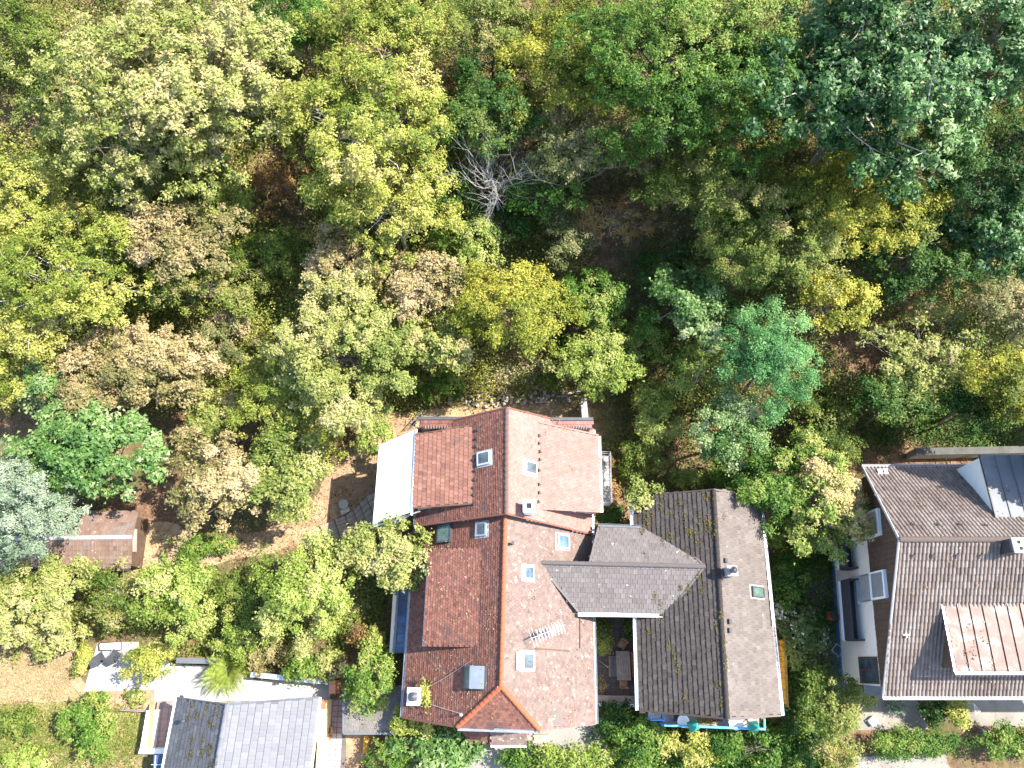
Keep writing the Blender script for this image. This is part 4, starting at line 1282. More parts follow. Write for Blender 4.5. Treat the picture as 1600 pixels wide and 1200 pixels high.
# ================================================================== bungalow bottom left
def bungalow():
    h = thing("bungalow", "low house with dark slate coloured tiles at the lower left edge", "house", (-16, -6, 0))
    tN = W(354, 1096, 6.2); lN = W(276, 1091, 3.0); eN = W(500, 1088, 3.0)
    y = mean(lN, eN).y
    lN.y = eN.y = tN.y = y
    tN.x = (lN.x + eN.x) / 2 - .05
    dv = Vector((-.35, -9, 0))
    tS, lS, eS = tN + dv, lN + dv, eN + dv
    tN = tN + Vector((0, -.22, 0))
    gable_walls(h, lN.copy(), lS.copy(), eN.copy(), eS.copy(), tN.copy(), tS.copy(), .45, .4, "cream_wall")
    L, R = [tN, lN, lS, tS], [tN, tS, eS, eN]
    rf = slab_roof("roof", [L, R], "slate_tile", h)
    tiles("roof_tiles", L, "flat", .30, .36, .03, "slate_tile", rf, 41)
    tiles("roof_tile", R, "flat", .38, .42, .03, "lit_slate_tile_single", rf, 42, single=True)
    ridge_tiles(rf, tN + Vector((0, 0, .04)), tS + Vector((0, 0, .04)), .42, .14, "lit_slate_tile_single", 43)
    plL, plR = plane(tN, lN, lS), plane(tN, eN, eS)
    for q0, q1, sx in ((lN, lS, -.04), (eN, eS, .04)):
        m = MB(); m.tube([q0 + Vector((sx, 0, .02)), q1 + Vector((sx, 0, .02))], .075, 6); m.build("eave_strip", MATS["white_paint"], rf)
    m = MB(); m.tube([eN, tN + Vector((0, 0, .03))], .06, 5); m.tube([lN, tN + Vector((0, 0, .03))], .05, 5); m.build("verge_strip", MATS["zinc"], rf)
    p = hit(290, 1126, plL); m = MB(); m.tube([p, p + Vector((0, 0, .4))], .08, 8); m.disc(p, .14, .04, .42, .52, 10); m.build("vent_pipe", MATS["dark_metal"], h)
    # terrace at its left side
    A = [W(246, 1096, .3), W(275, 1096, .3), W(268, 1170, .3), W(236, 1170, .3)]
    m = MB(); m.slab(A, .35); tr = m.build("terrace", MATS["dark_paving"], h)
    me = None; nx, ny = 3, 8
    for i in range(nx):
        for j in range(ny):
            q = lambda u, v: lerp(lerp(A[0], A[1], u), lerp(A[3], A[2], u), v)
            e = .02
            m = MB(); m.slab([q((i + e) / nx, (j + e) / ny) + Vector((0, 0, .03)), q((i + 1 - e) / nx, (j + e) / ny) + Vector((0, 0, .03)), q((i + 1 - e) / nx, (j + 1 - e) / ny) + Vector((0, 0, .03)), q((i + e) / nx, (j + 1 - e) / ny) + Vector((0, 0, .03))], .03)
            m.build("paving_tile", MATS["pink_paving"], tr)
    A = [W(229, 1110, 1.2), W(241, 1110, 1.2), W(233, 1170, 1.2), W(218, 1175, 1.2)]
    m = MB(); m.slab(A, 1.2); pw = m.build("terrace_wall", MATS["white_paint"], h)
    A = [W(234, 1111, 1.23), W(242, 1096, 1.23), W(236, 1168, 1.23), W(230, 1168, 1.23)]
    m = MB(); m.slab(A, .05); m.build("coping", MATS["terracotta"], pw)
    A = [W(218, 1170, 1.1), W(264, 1170, 1.1), W(263, 1178, 1.1), W(216, 1178, 1.1)]
    m = MB(); m.slab(A, 1.1); m.build("terrace_wall", MATS["white_paint"], h)
    A = [W(240, 1180, 2.2), W(264, 1180, 2.2), W(258, 1260, 2.2), W(236, 1260, 2.2)]
    m = MB(); m.slab(A, .08); gl = m.build("canopy", MATS["blue_glass"], h)
    m = MB(); m.obox(mean(A[0], A[3]) + Vector((.12, 0, .03)), (.02, 0, 0), (A[3] - A[0]) / 2, (0, 0, .03)); m.obox(mean(A[0], A[1]) + Vector((0, -.5, .03)), (.5, 0, 0), (0, .02, 0), (0, 0, .03)); m.build("glazing_bar", MATS["bright_metal"], gl)
    # cream side strip on the right (low wall) with an orange block at its head
    A = [W(500, 1094, 1.4), W(511, 1094, 1.4), W(502, 1240, 1.4), W(491, 1240, 1.4)]
    m = MB(); m.slab(A, 1.4); m.build("side_wall", MATS["yellow_wall"], h)
    A = [W(501, 1093, 1.5), W(509, 1093, 1.5), W(508, 1108, 1.5), W(500, 1108, 1.5)]
    m = MB(); m.slab(A, .1); m.build("meter_box", MATS["pot_red"], h)

m_single = tilemat("lit_slate_tile_single", [(0, (0.112, 0.115, 0.126)), (0.5, (0.122, 0.125, 0.137)), (1, (0.136, 0.139, 0.152))], spots=(0.3, 0.26, 0.15), spot_lo=0.8)  # lit copy of the slate, paler for the slope facing the sun
_nt = m_single.node_tree
_oi = _nt.nodes.new("ShaderNodeObjectInfo")
for n_ in _nt.nodes:
    if n_.type == 'VALTORGB' and n_.inputs[0].is_linked and n_.inputs[0].links[0].from_node.type == 'ATTRIBUTE':
        _nt.links.new(_oi.outputs["Random"], n_.inputs[0])
bungalow()

def garage():
    A = [W(537, 1080, 2.7), W(628, 1072, 2.7), W(628, 1146, 2.7), W(537, 1146, 2.7)]
    t = thing("garage", "small flat roofed garage with a gravel roof between bungalow and red house", "garage", tuple(mean(*A) - Vector((0, 0, 2.7))))
    m = MB(); m.slab(A, .12); r = m.build("roof", MATS["roof_gravel"], t)
    m = MB()
    for i in range(4):
        a, b = A[i], A[(i + 1) % 4]
        d = (b - a); m.obox(mean(a, b) + Vector((0, 0, .0)), d / 2, d.normalized().cross(Vector((0, 0, 1))) * .06, (0, 0, .09 - .004 * (i % 2)))
    m.build("roof_edge", MATS["zinc"], r)
    c = mean(*A); B = [c + (p - c) * .93 for p in A]
    m = MB(); m.slab([p - Vector((0, 0, .12)) for p in B], 2.6); m.build("wall", MATS["cream_wall"], t)
    q = mean(B[2], B[3]); m = MB(); m.box(Vector((q.x, q.y - .03, 1.1)), 2.4, .08, 2.1); m.build("door", MATS["grey_wood"], t)
garage()

def shed():
    t = thing("garden_shed", "old shed with a patched red brown tiled roof under the silvery tree", "shed", tuple(W(110, 845, 0)))
    tW, tE = W(-20, 842, 3.0), W(206, 839, 3.0)
    nW, nE = W(-10, 800, 2.3), W(215, 799, 2.3)
    sW, sE = W(-30, 883, 2.2), W(203, 888, 2.2)
    N, S = [tW, tE, nE, nW], [tW, sW, sE, tE]
    rf = slab_roof("roof", [N, S], "shed_tile", t, .1)
    tiles("roof_tiles", N, "flat", .24, .3, .03, "shed_tile", rf, 51, stagger=False)
    tiles("roof_tiles", S, "flat", .24, .3, .03, "shed_tile", rf, 52, stagger=False)
    ridge_tiles(rf, tW + Vector((0, 0, .04)), tE + Vector((0, 0, .04)), .45, .15, "lead_strip", 53)
    m = MB(); m.solid([nW + Vector((0, -.2, -.15)), nE + Vector((-.3, -.2, -.15)), sE + Vector((-.3, .25, -.15)), sW + Vector((0, .25, -.15))],
                      [Vector((p.x, p.y, 0)) for p in (nW + Vector((0, -.2, 0)), nE + Vector((-.3, -.2, 0)), sE + Vector((-.3, .25, 0)), sW + Vector((0, .25, 0)))]); m.build("wall", MATS["dark_wood"], t)
    m = MB(); m.slab([W(203, 828, 2.0), W(211, 826, 2.0), W(210, 862, 1.6), W(201, 862, 1.6)], .3); m.build("gable_blocks", MATS["white_stone"], t)
    gutter(t, sW + Vector((0, -.08, -.06)), sE + Vector((0, -.08, -.06)), .07, "dark_metal")
shed()

# ------------------------------------------------------------------ walls, steps, small yard things
def wall_thing(name, label, pts, z, th, mat, cap=None, z0=0.0, cat="wall", capname="coping"):
    P = [W(x, y, z) for x, y in pts]
    t = thing(name, label, cat, tuple(Vector((P[0].x, P[0].y, z0))))
    m = MB(); m2 = MB()
    for a, b in zip(P[:-1], P[1:]):
        d = b - a
        m.obox(Vector(((a.x + b.x) / 2, (a.y + b.y) / 2, (z + z0) / 2)), d / 2, d.normalized().cross(Vector((0, 0, 1))) * th / 2, (0, 0, (z - z0) / 2))
        m2.obox(mean(a, b) + Vector((0, 0, .03)), d / 2 * 1.004, d.normalized().cross(Vector((0, 0, 1))) * (th / 2 + .03), (0, 0, .03))
    m.build("wall_body", MATS[mat], t)
    if cap: m2.build(capname, MATS[cap], t)
    return t

wall_thing("garden_wall", "grey wall above the white path beside the fern like palm", [(276, 1032), (342, 1033)], 1.1, .28, "concrete", "zinc")
wall_thing("garden_wall", "long wall with a pale rail behind the bungalow, under the round dark bush", [(392, 1054), (516, 1066)], 1.0, .25, "concrete", "bright_metal")
wall_thing("garden_wall", "thin metal edge beside the flower bed on the left lawn", [(188, 1110), (232, 1112)], .5, .06, "grey_metal")
wall_thing("garden_wall", "narrow concrete wall running uphill behind the red house", [(912, 628), (915, 660)], 1.6, .38, "concrete", "pale_concrete")
wall_thing("gate_pier", "orange rendered block at the end of the shaded path by the bungalow", [(519, 1064), (519, 1084)], 1.2, .42, "terracotta", cat="pier")

def stone_wall():
    t = thing("dry_stone_wall", "dry stone wall of pale stones along the bank behind the red house", "wall", tuple(W(800, 626, 0)))
    rng = random.Random(9)
    mesh = []
    for k in range(6):
        bm = bmesh.new(); bmesh.ops.create_icosphere(bm, subdivisions=1, radius=.13)
        for v in bm.verts: v.co *= rng.uniform(.75, 1.15)
        for v in bm.verts: v.co.z *= .7; v.co.x *= 1.3
        me = bpy.data.meshes.new("stone"); bm.to_mesh(me); bm.free(); me.materials.append(MATS["white_stone" if k % 2 else "stone"]); mesh.append(me)
    for i in range(130):
        f = rng.random()
        p = TP(700 + 215 * f, 620 + rng.uniform(-5, 12) + 4 * math.sin(f * 6), rng.uniform(.0, .35))
        o = bpy.data.objects.new("stone", rng.choice(mesh)); COL.objects.link(o); o.parent = t; ROOT[o] = ROOT[t]
        o.location = p - ROOT[t]; o.rotation_euler = (rng.uniform(-.4, .4), rng.uniform(-.4, .4), rng.uniform(0, 6)); s = rng.uniform(.6, 1.3); o.scale = (s, s, s)
stone_wall()

def rocks():
    rng = random.Random(10)
    bm = bmesh.new()
    for i in range(520):
        p = TP(rng.uniform(760, 885), 0.5 * (565 + 612) + rng.gauss(0, 13), .03)
        if p.x < -3 + 0 and rng.random() < .5: continue
        q = bmesh.ops.create_icosphere(bm, subdivisions=1, radius=rng.uniform(.03, .11))
        sx, sy, sz = rng.uniform(.7, 1.4), rng.uniform(.7, 1.4), rng.uniform(.4, .8)
        for v in q["verts"]:
            v.co.x = v.co.x * sx * rng.uniform(.85, 1.15) + p.x; v.co.y = v.co.y * sy * rng.uniform(.85, 1.15) + p.y; v.co.z = v.co.z * sz + p.z
    me = bpy.data.meshes.new("rubble"); bm.to_mesh(me); bm.free()
    tag(link_mesh("rubble", me, MATS["white_stone"]), "pale pinkish rubble on the bank above the dry stone wall", "rubble", kind="stuff")
rocks()

def steps():
    t = thing("garden_steps", "timber sleeper steps curving from the sandy slope to the awning", "steps", tuple(W(540, 815, 0)))
    top = [(478, 832), (500, 822), (523, 812), (540, 805), (552, 797), (562, 787), (572, 776), (590, 766)]
    bot = [(492, 855), (513, 849), (533, 841), (552, 838), (566, 836), (580, 832), (594, 826), (604, 818)]
    for i in range(7):
        z = .12 + .17 * i
        A = [W(*top[i], z), W(*top[i + 1], z), W(*bot[i + 1], z), W(*bot[i], z)]
        n = 6
        for k in range(n):
            a, b = (k + .04) / n, (k + .96) / n
            m = MB(); m.slab([lerp(A[0], A[3], a), lerp(A[1], A[2], a), lerp(A[1], A[2], b), lerp(A[0], A[3], b)], .12 if k else .13)
            m.build("step_plank", MATS["sleeper_wood"], t)
        m = MB(); m.obox(mean(A[1], A[2]) + Vector((0, 0, .0)), (A[2] - A[1]) / 2, (.05, 0, 0), (0, 0, .10)); m.build("riser_beam", MATS["dark_wood"], t)
    p = W(539, 790, .2)
    tag(MB().disc(p, .3, .34, 0, .5, 12).build("planter", MATS["pale_concrete"]), "round pale planter at the edge of the awning shadow by the timber steps", "planter")
    p = W(541, 800, .2)
    tag(MB().box(p + Vector((0, 0, .2)), .7, .35, .4, .5).build("stone_block", MATS["stone"], bevel=.03), "grey stone block next to the round planter by the steps", "stone")
    # iron fence on the bank left of the parapet
    A, B = W(640, 665, 1.0), W(662, 640, 1.0)
    t = thing("iron_fence", "thin dark iron fence leaning on the bank above the awning", "fence", (A.x, A.y, 0))
    m = MB(); m.tube([A, B], .03, 4); m.tube([A - Vector((0, 0, .6)), B - Vector((0, 0, .6))], .03, 4); m.build("rail", MATS["dark_metal"], t)
    for i in range(9):
        q = lerp(A, B, i / 8); m = MB(); m.tube([Vector((q.x, q.y, gz(q.x, q.y) - .1)), q + Vector((0, 0, .1))], .02, 4); m.build("bar", MATS["dark_metal"], t)
    A, B = W(490, 600 + 230, 1.0), W(330, 838, 1.0)
steps()

def lounge(px, py, rot, label):
    p = W(px, py, .3); b = Vector((p.x, p.y, .1))
    t = thing("lounge_chair", label, "chair", tuple(b), "lounge chairs on the white terrace")
    ca, sa = math.cos(rot), math.sin(rot)
    T = lambda x, y, z: b + Vector((ca * x - sa * y, sa * x + ca * y, z))
    def strip(pts, wd, th):
        m = MB()
        for (x0, z0), (x1, z1) in zip(pts[:-1], pts[1:]):
            m.solid([T(-wd / 2, x0, z0), T(wd / 2, x0, z0), T(wd / 2, x1, z1), T(-wd / 2, x1, z1)], [T(-wd / 2, x0, z0 - th), T(wd / 2, x0, z0 - th), T(wd / 2, x1, z1 - th), T(-wd / 2, x1, z1 - th)])
        return m
    strip([(-.42, .40), (-.15, .33), (.12, .32)], .66, .06).build("seat", MATS["charcoal_fabric"], t)
    strip([(.12, .34), (.26, .58), (.36, .86)], .66, .06).build("backrest", MATS["charcoal_fabric"], t)
    for s in (-1, 1):
        m = MB(); m.tube([T(s * .35, -.38, 0), T(s * .35, -.3, .36), T(s * .35, .12, .3), T(s * .35, .35, .0)], .022, 5); m.build("leg", MATS["bright_metal"], t)
lounge(155, 1031, math.radians(128), "charcoal lounge chair on the white terrace, the left one of the pair")
lounge(179, 1027, math.radians(150), "charcoal lounge chair on the white terrace, the right one of the pair")

def terrace_bits():
    # planter frame on the terrace edge
    A = [W(155, 1005, .3), W(190, 1003, .3), W(190, 1015, .3), W(156, 1016, .3)]
    t = thing("planter_box", "low white planter with a dark rim at the top edge of the white terrace", "planter", tuple(mean(*A) - Vector((0, 0, .2))))
    m = MB(); m.slab(A, .2); m.build("planter_body", MATS["white_paint"], t)
    m = MB()
    for i in range(4):
        a, b = A[i], A[(i + 1) % 4]; m.obox(mean(a, b) + Vector((0, 0, .02 + .003 * i)), (b - a) / 2, (b - a).normalized().cross(Vector((0, 0, 1))) * .03, (0, 0, .02))
    m.build("rim", MATS["dark_metal"], t)
    # brick planter and pot by the slab path
    p = W(513, 1142, .5)
    t = thing("brick_planter", "small square terracotta planter at the head of the white slab path", "planter", (p.x, p.y, 0))
    m = MB(); m.box((p.x, p.y, .25), .42, .42, .5); m.build("planter_body", MATS["terracotta"], t)
    m = MB(); m.box((p.x, p.y, .51), .3, .3, .03); m.build("soil", MATS["dark_wood"], t)
    p = W(512, 1153, .3)
    tag(MB().disc((p.x, p.y, 0), .16, .22, 0, .4, 12).build("flower_pot", MATS["pot_red"]), "round clay pot just below the square terracotta planter", "pot")
    # slab path pieces
    base = bpy.data.objects["slab_path_bed"]
    rng = random.Random(6)
    for j in range(14):
        for i in range(3):
            y0 = 1094 + j * 8.6
            dark = j < 6
            if i == 0 and not dark: pass
            x0 = 511 + i * 9 - (y0 - 1094) * .06
            A = [W(x0 + .5, y0 + .5, .05), W(x0 + 8.5, y0 + .5, .05), W(x0 + 8.1, y0 + 8.1, .05), W(x0, y0 + 8.1, .05)]
            m = MB(); m.slab(A, .04); o = m.build("paving_slab", MATS["pink_paving" if dark else "pale_concrete"]); o.parent = base
    # two tall planks by the lawn
    p = W(571, 1163, .5)
    tag(MB().box((p.x, p.y, .25), .25, 1.0, .5).build("timber_box", MATS["yellow_wood"], bevel=.02), "small pale timber box on the brown lawn by the garage", "box")
    # made-up yellow bench in place of a lit wall, and a crate
    p = W(845, 1155, .45)
    t = thing("stand_in_bench", "made up pale yellow bench in place of a lit wall by the red house porch", "bench", (p.x, p.y, 0))
    m = MB(); m.box((p.x, p.y, .45), 1.0, .45, .06); m.build("seat", MATS["yellow_wall"], t)
    m = MB(); m.box((p.x, p.y + .24, .8), 1.0, .06, .6); m.build("backrest", MATS["yellow_wall"], t)
    for s in (-1, 1):
        m = MB(); m.box((p.x + s * .42, p.y, .21), .08, .42, .42); m.build("leg", MATS["yellow_wall"], t)
    p = W(827, 1150, .6)
    t = thing("wood_rack", "small dark wooden rack between porch and yellow bench", "rack", (p.x, p.y, 0))
    m = MB(); m.box((p.x - .28, p.y, .5), .05, .5, 1.0); m.box((p.x + .28, p.y, .5), .05, .5, 1.0); m.build("side_panel", MATS["dark_wood"], t)
    for k in range(3):
        m = MB(); m.box((p.x, p.y, .2 + .35 * k), .5, .46, .04); m.build("shelf", MATS["grey_wood"], t)
    # white block on the concrete yard and a dark curved bin lid by the hedge
    p = W(1365, 1127, .3)
    tag(MB().box((p.x, p.y, .15), .5, .45, .3, .6).build("white_block", MATS["white_paint"], bevel=.02), "white square block at the corner of the pale concrete yard", "block")
    p = W(1537, 1143, .5)
    t = thing("kettle_grill", "dark round grill at the edge of the pale patio by the hedge", "grill", (p.x, p.y, 0))
    m = MB(); m.disc((p.x, p.y, 0), .22, .32, .5, .68, 14); m.disc((p.x, p.y, 0), .33, .1, .69, .88, 14); m.build("bowl", MATS["dark_metal"], t)
    for k in range(3):
        an = 2.1 * k; m = MB(); m.tube([(p.x + math.cos(an) * .3, p.y + math.sin(an) * .3, 0), (p.x + math.cos(an) * .15, p.y + math.sin(an) * .15, .52)], .02, 4); m.build("leg", MATS["grey_metal"], t)
    # laundry frame on the patio
    q = [W(1522, 1100, .9), W(1532, 1112, .9), W(1524, 1116, .9)]
    t = thing("drying_rack", "thin white folding drying rack on the pale patio", "rack", tuple(Vector((q[0].x, q[0].y, 0))))
    m = MB(); m.tube([q[0], q[1], q[2], q[0]], .015, 4)
    for k in range(4): m.tube([lerp(q[0], q[2], k / 4), lerp(q[1], q[2], k / 4)], .008, 4)
    m.build("rack_frame", MATS["white_paint"], t)
    for k in range(3):
        m = MB(); m.tube([q[k], Vector((q[k].x, q[k].y, 0))], .015, 4); m.build("leg", MATS["white_paint"], t)
    # things in the side lane by the gabled house
    p = W(1301, 962, .6)
    t = thing("rain_barrel", "reddish round barrel standing in the shady lane beside the balconies", "barrel", (p.x, p.y, 0))
    m = MB(); m.disc((p.x, p.y, 0), .28, .33, 0, .45, 12); m.disc((p.x, p.y, 0), .33, .28, .45, .9, 12); m.build("barrel_body", MATS["pot_red"], t)
    m = MB(); m.disc((p.x, p.y, 0), .29, .27, .9, .94, 12); m.build("lid", MATS["dark_metal"], t)
    p = W(1309, 1016, .6)
    t = thing("folding_rack", "thin square wire rack leaning in the shady lane beside the gabled house", "rack", (p.x, p.y, 0))
    m = MB(); c = Vector((p.x, p.y, .6)); m.tube([c + Vector((0, .4, 0)), c + Vector((.35, 0, .1)), c + Vector((0, -.4, 0)), c + Vector((-.35, 0, -.1)), c + Vector((0, .4, 0))], .02, 4); m.build("rack_frame", MATS["bright_metal"], t)
    m = MB()
    for q2 in (Vector((0, .4, 0)), Vector((0, -.4, 0))): m.tube([c + q2, Vector((c.x, c.y + q2.y, 0))], .018, 4)
    m.build("legs", MATS["bright_metal"], t)
terrace_bits()

# ================================================================== vegetation
def unit(v): return v / np.maximum(np.linalg.norm(v, axis=-1, keepdims=True), 1e-9)

def leaf_quads(C, N, L, Wd, rng, tri=False):
    n = len(C)
    R = rng.normal(size=(n, 3))
    T = unit(R - N * np.sum(R * N, 1, keepdims=True))
    B = np.cross(N, T)
    L = L[:, None]; Wd = Wd[:, None]
    if tri:
        V = np.empty((n, 3, 3))
        V[:, 0] = C - T * L * .55
        V[:, 1] = C + T * L * .38 + B * Wd * .55 + N * Wd * .1
        V[:, 2] = C + T * L * .45 - B * Wd * .55 + N * Wd * .1
        return V.reshape(-1, 3)
    V = np.empty((n, 4, 3))
    V[:, 0] = C - T * L * .5
    V[:, 1] = C + B * Wd * .5 + N * Wd * .18 - T * L * .08
    V[:, 2] = C + T * L * .5 - N * L * .08
    V[:, 3] = C - B * Wd * .5 + N * Wd * .18 - T * L * .08
    return V.reshape(-1, 3)

LEAFCOUNT = [0]
LS = {  # leaf length, width / length, leaves per square metre of crown, clump radius
    "pale": (.19, .62, 560, .30), "lime": (.17, .52, 560, .30), "olive": (.16, .5, 520, .30), "tan": (.19, .6, 520, .30),
    "green": (.17, .55, 560, .30), "fresh": (.17, .55, 560, .30), "dark": (.17, .55, 560, .32), "bluegreen": (.25, .62, 330, .34),
    "maple": (.24, .7, 400, .32), "teal": (.13, .5, 800, .34), "silver": (.18, .38, 620, .32), "gold": (.16, .55, 560, .32),
    "beige": (.16, .55, 520, .30), "rust": (.15, .55, 480, .28), "whiteflower": (.2, .6, 380, .3),
    "redflower": (.1, .7, 900, .15), "pinkflower": (.1, .7, 900, .15), "straw": (.2, .3, 320, .3),
}
GROW = 1.17

def make_crown(root, c, rx, ry, rz, kind, rng, dens=1.0, open_=0.0, name="crown", leafscale=1.0, base=None, trunk_mat="bark", dry=0.0, twig=0.0, flat=.7):
    """leaves in clumps on boughs; returns bough ends for the limbs"""
    L0, ar, lpm, rc0 = LS[kind]
    L0 *= 1.0; lpm *= 1.0
    L0 *= leafscale
    R = (rx + ry) / 2
    nb = max(7, int(12 + R * 7))
    area = math.pi * rx * ry
    nl = int(area * lpm / leafscale ** 2 * dens)
    i = np.arange(nb) + .5
    zc = 1 - 1.4 * i / nb
    ph = i * 2.39996 + rng.uniform(0, 6.28)
    rr = np.sqrt(np.maximum(0, 1 - zc ** 2))
    D = unit(np.stack([rr * np.cos(ph), rr * np.sin(ph), zc], 1) + rng.normal(0, .2, (nb, 3)))
    rad = rng.uniform(.55, .90, nb)
    an = np.arctan2(D[:, 1], D[:, 0])
    lob = 1 + .12 * np.sin(2 * an + rng.uniform(0, 6.28)) + .10 * np.sin(3 * an + rng.uniform(0, 6.28)) + .08 * np.sin(5 * an + rng.uniform(0, 6.28))
    rad *= np.clip(lob, .75, 1.2)
    core = rng.random(nb) < .22
    D[core, 2] = np.abs(D[core, 2]); rad[core] *= rng.uniform(.25, .7, core.sum())
    Bc = D * rad[:, None]
    Br = rng.uniform(.20, .40, nb) * (1 - .2 * open_)
    q_ = unit(rng.normal(size=(3, 3)))
    Bt = rng.normal(0, .11, nb) + .19 * np.sin(2.6 * (Bc @ q_[0]) + rng.uniform(0, 6)) + .13 * np.sin(4.5 * (Bc @ q_[1]) + rng.uniform(0, 6))
    if dry > 0: Bt += (rng.random(nb) < dry) * rng.uniform(.15, .42, nb)
    rc = rc0 * min(1.0, .45 + .25 * R)
    ncl = max(nb * 4, int(area * 7.0 * (.3 / rc) ** 2 * (1 - .5 * open_)))
    w = Br ** 2; w /= w.sum()
    bi = rng.choice(nb, ncl, p=w)
    d2 = unit(rng.normal(size=(ncl, 3)) + np.array([0, 0, .45]) + D[bi] * .5)
    Cc = Bc[bi] + d2 * Br[bi][:, None] * (rng.random(ncl)[:, None] ** .5) * 1.15
    Ct = Bt[bi] + rng.normal(0, .12, ncl)
    S = np.array([rx, ry, rz])
    Cw = Cc * S
    crad = rc * rng.uniform(.5, 1.5, ncl)
    pw = crad ** 2 * rng.uniform(.4, 1.6, ncl); pw /= pw.sum()
    ci = rng.choice(ncl, nl, p=pw)
    g = rng.normal(size=(nl, 3)) * .56
    P = Cw[ci] + g * crad[ci][:, None] * np.array([1, 1, flat])
    nout = unit(Cc[ci])
    N = unit(nout * .35 + unit(g) * .45 + np.array([0, 0, .8]) + rng.normal(0, .45, (nl, 3)))
    L = L0 * rng.uniform(.55, 1.35, nl)
    t = np.clip(.42 + Ct[ci] + rng.normal(0, .19, nl), 0, 1)
    tri = R > 1.1
    V = leaf_quads(P + np.array(c), N, L, L * ar, rng, tri)
    LEAFCOUNT[0] += nl * (1 if tri else 2)
    o = rawmesh(name, V, 3 if tri else 4, t, LM[kind], root)
    return o, Bc * S + np.array(c), Cw + np.array(c), bi

def limbs(root, base, top, ends, rng, r0, mat, clumps=None, bi=None, ntw=0, twr=.02):
    m = MB()
    base, top = Vector(base), Vector(top)
    mid = lerp(base, top, .55) + Vector((rng.normal(0, .12), rng.normal(0, .12), 0)) * r0 * 8
    m.tube([base - Vector((0, 0, .3)), lerp(base, mid, .5), mid, top], [r0 * 1.25, r0, r0 * .75, r0 * .35], 7)
    m.build("trunk", MATS[mat], root, smooth=True)
    m = MB()
    for e in ends:
        e = Vector(e)
        f = rng.uniform(.35, .9)
        s = lerp(base, top, f)
        q = lerp(s, e, .5) + Vector((0, 0, -.12 * (e - s).length)) + Vector(rng.normal(0, .1, 3)) * .6
        m.tube([s, q, e], [r0 * .38, r0 * .24, r0 * .1], 4)
    if clumps is not None and ntw:
        idx = rng.choice(len(clumps), min(ntw, len(clumps)), replace=False)
        for i in idx:
            e = Vector(ends[bi[i]]); c = Vector(clumps[i])
            c = e + (c - e) * rng.uniform(.9, 1.35)
            q = lerp(e, c, .5) + Vector(rng.normal(0, .12, 3))
            m.tube([e, q, c], [twr, twr * .75, twr * .35], 3)
    m.build("branches", MATS[mat], root)

def plant(name, label, cat, px, py, rpx, rpy, hc, kind, group=None, dens=1.0, open_=0.0, twig=0, dry=0.0, bark="bark",
          leafscale=1.0, zf=.75, twr=.02, seed=None):
    rng = np.random.default_rng(seed if seed is not None else int(px * 7 + py * 13))
    c = TP(px, py, hc)
    mpp = depth(px, py, c.z) / F
    k_ = GROW - .14 * sm(380, 480, py) 
    rx, ry = rpx * mpp * k_, rpy * mpp * k_
    rz = zf * min(rx, ry)
    g = gz(c.x, c.y)
    lean = Vector((rng.normal(0, .25), rng.normal(0, .25), 0)) * min(1, rx / 3)
    base = Vector((c.x + lean.x, c.y + lean.y, 0)); base.z = gz(base.x, base.y)
    t = thing(name, label, cat, tuple(base), group)
    o, ends, cl, bi = make_crown(t, tuple(c), rx, ry, rz, kind, rng, dens, open_, dry=dry, leafscale=leafscale)
    big = rx > 1.6
    if big and not twig: twig = 2.2; twr = .014
    limbs(t, base, c + Vector((0, 0, rz * .35)), ends if big else ends[:6], rng, .03 + (.028 if open_ < .5 and cat == 'tree' else .010) * rx, bark, cl, bi, int(.8 * twig * rx * ry), twr)
    return t

WOOD = "trees on the wooded slope"
GARD = "trees and bushes in the gardens"
T, S, B = "tree", "shrub", "bush"
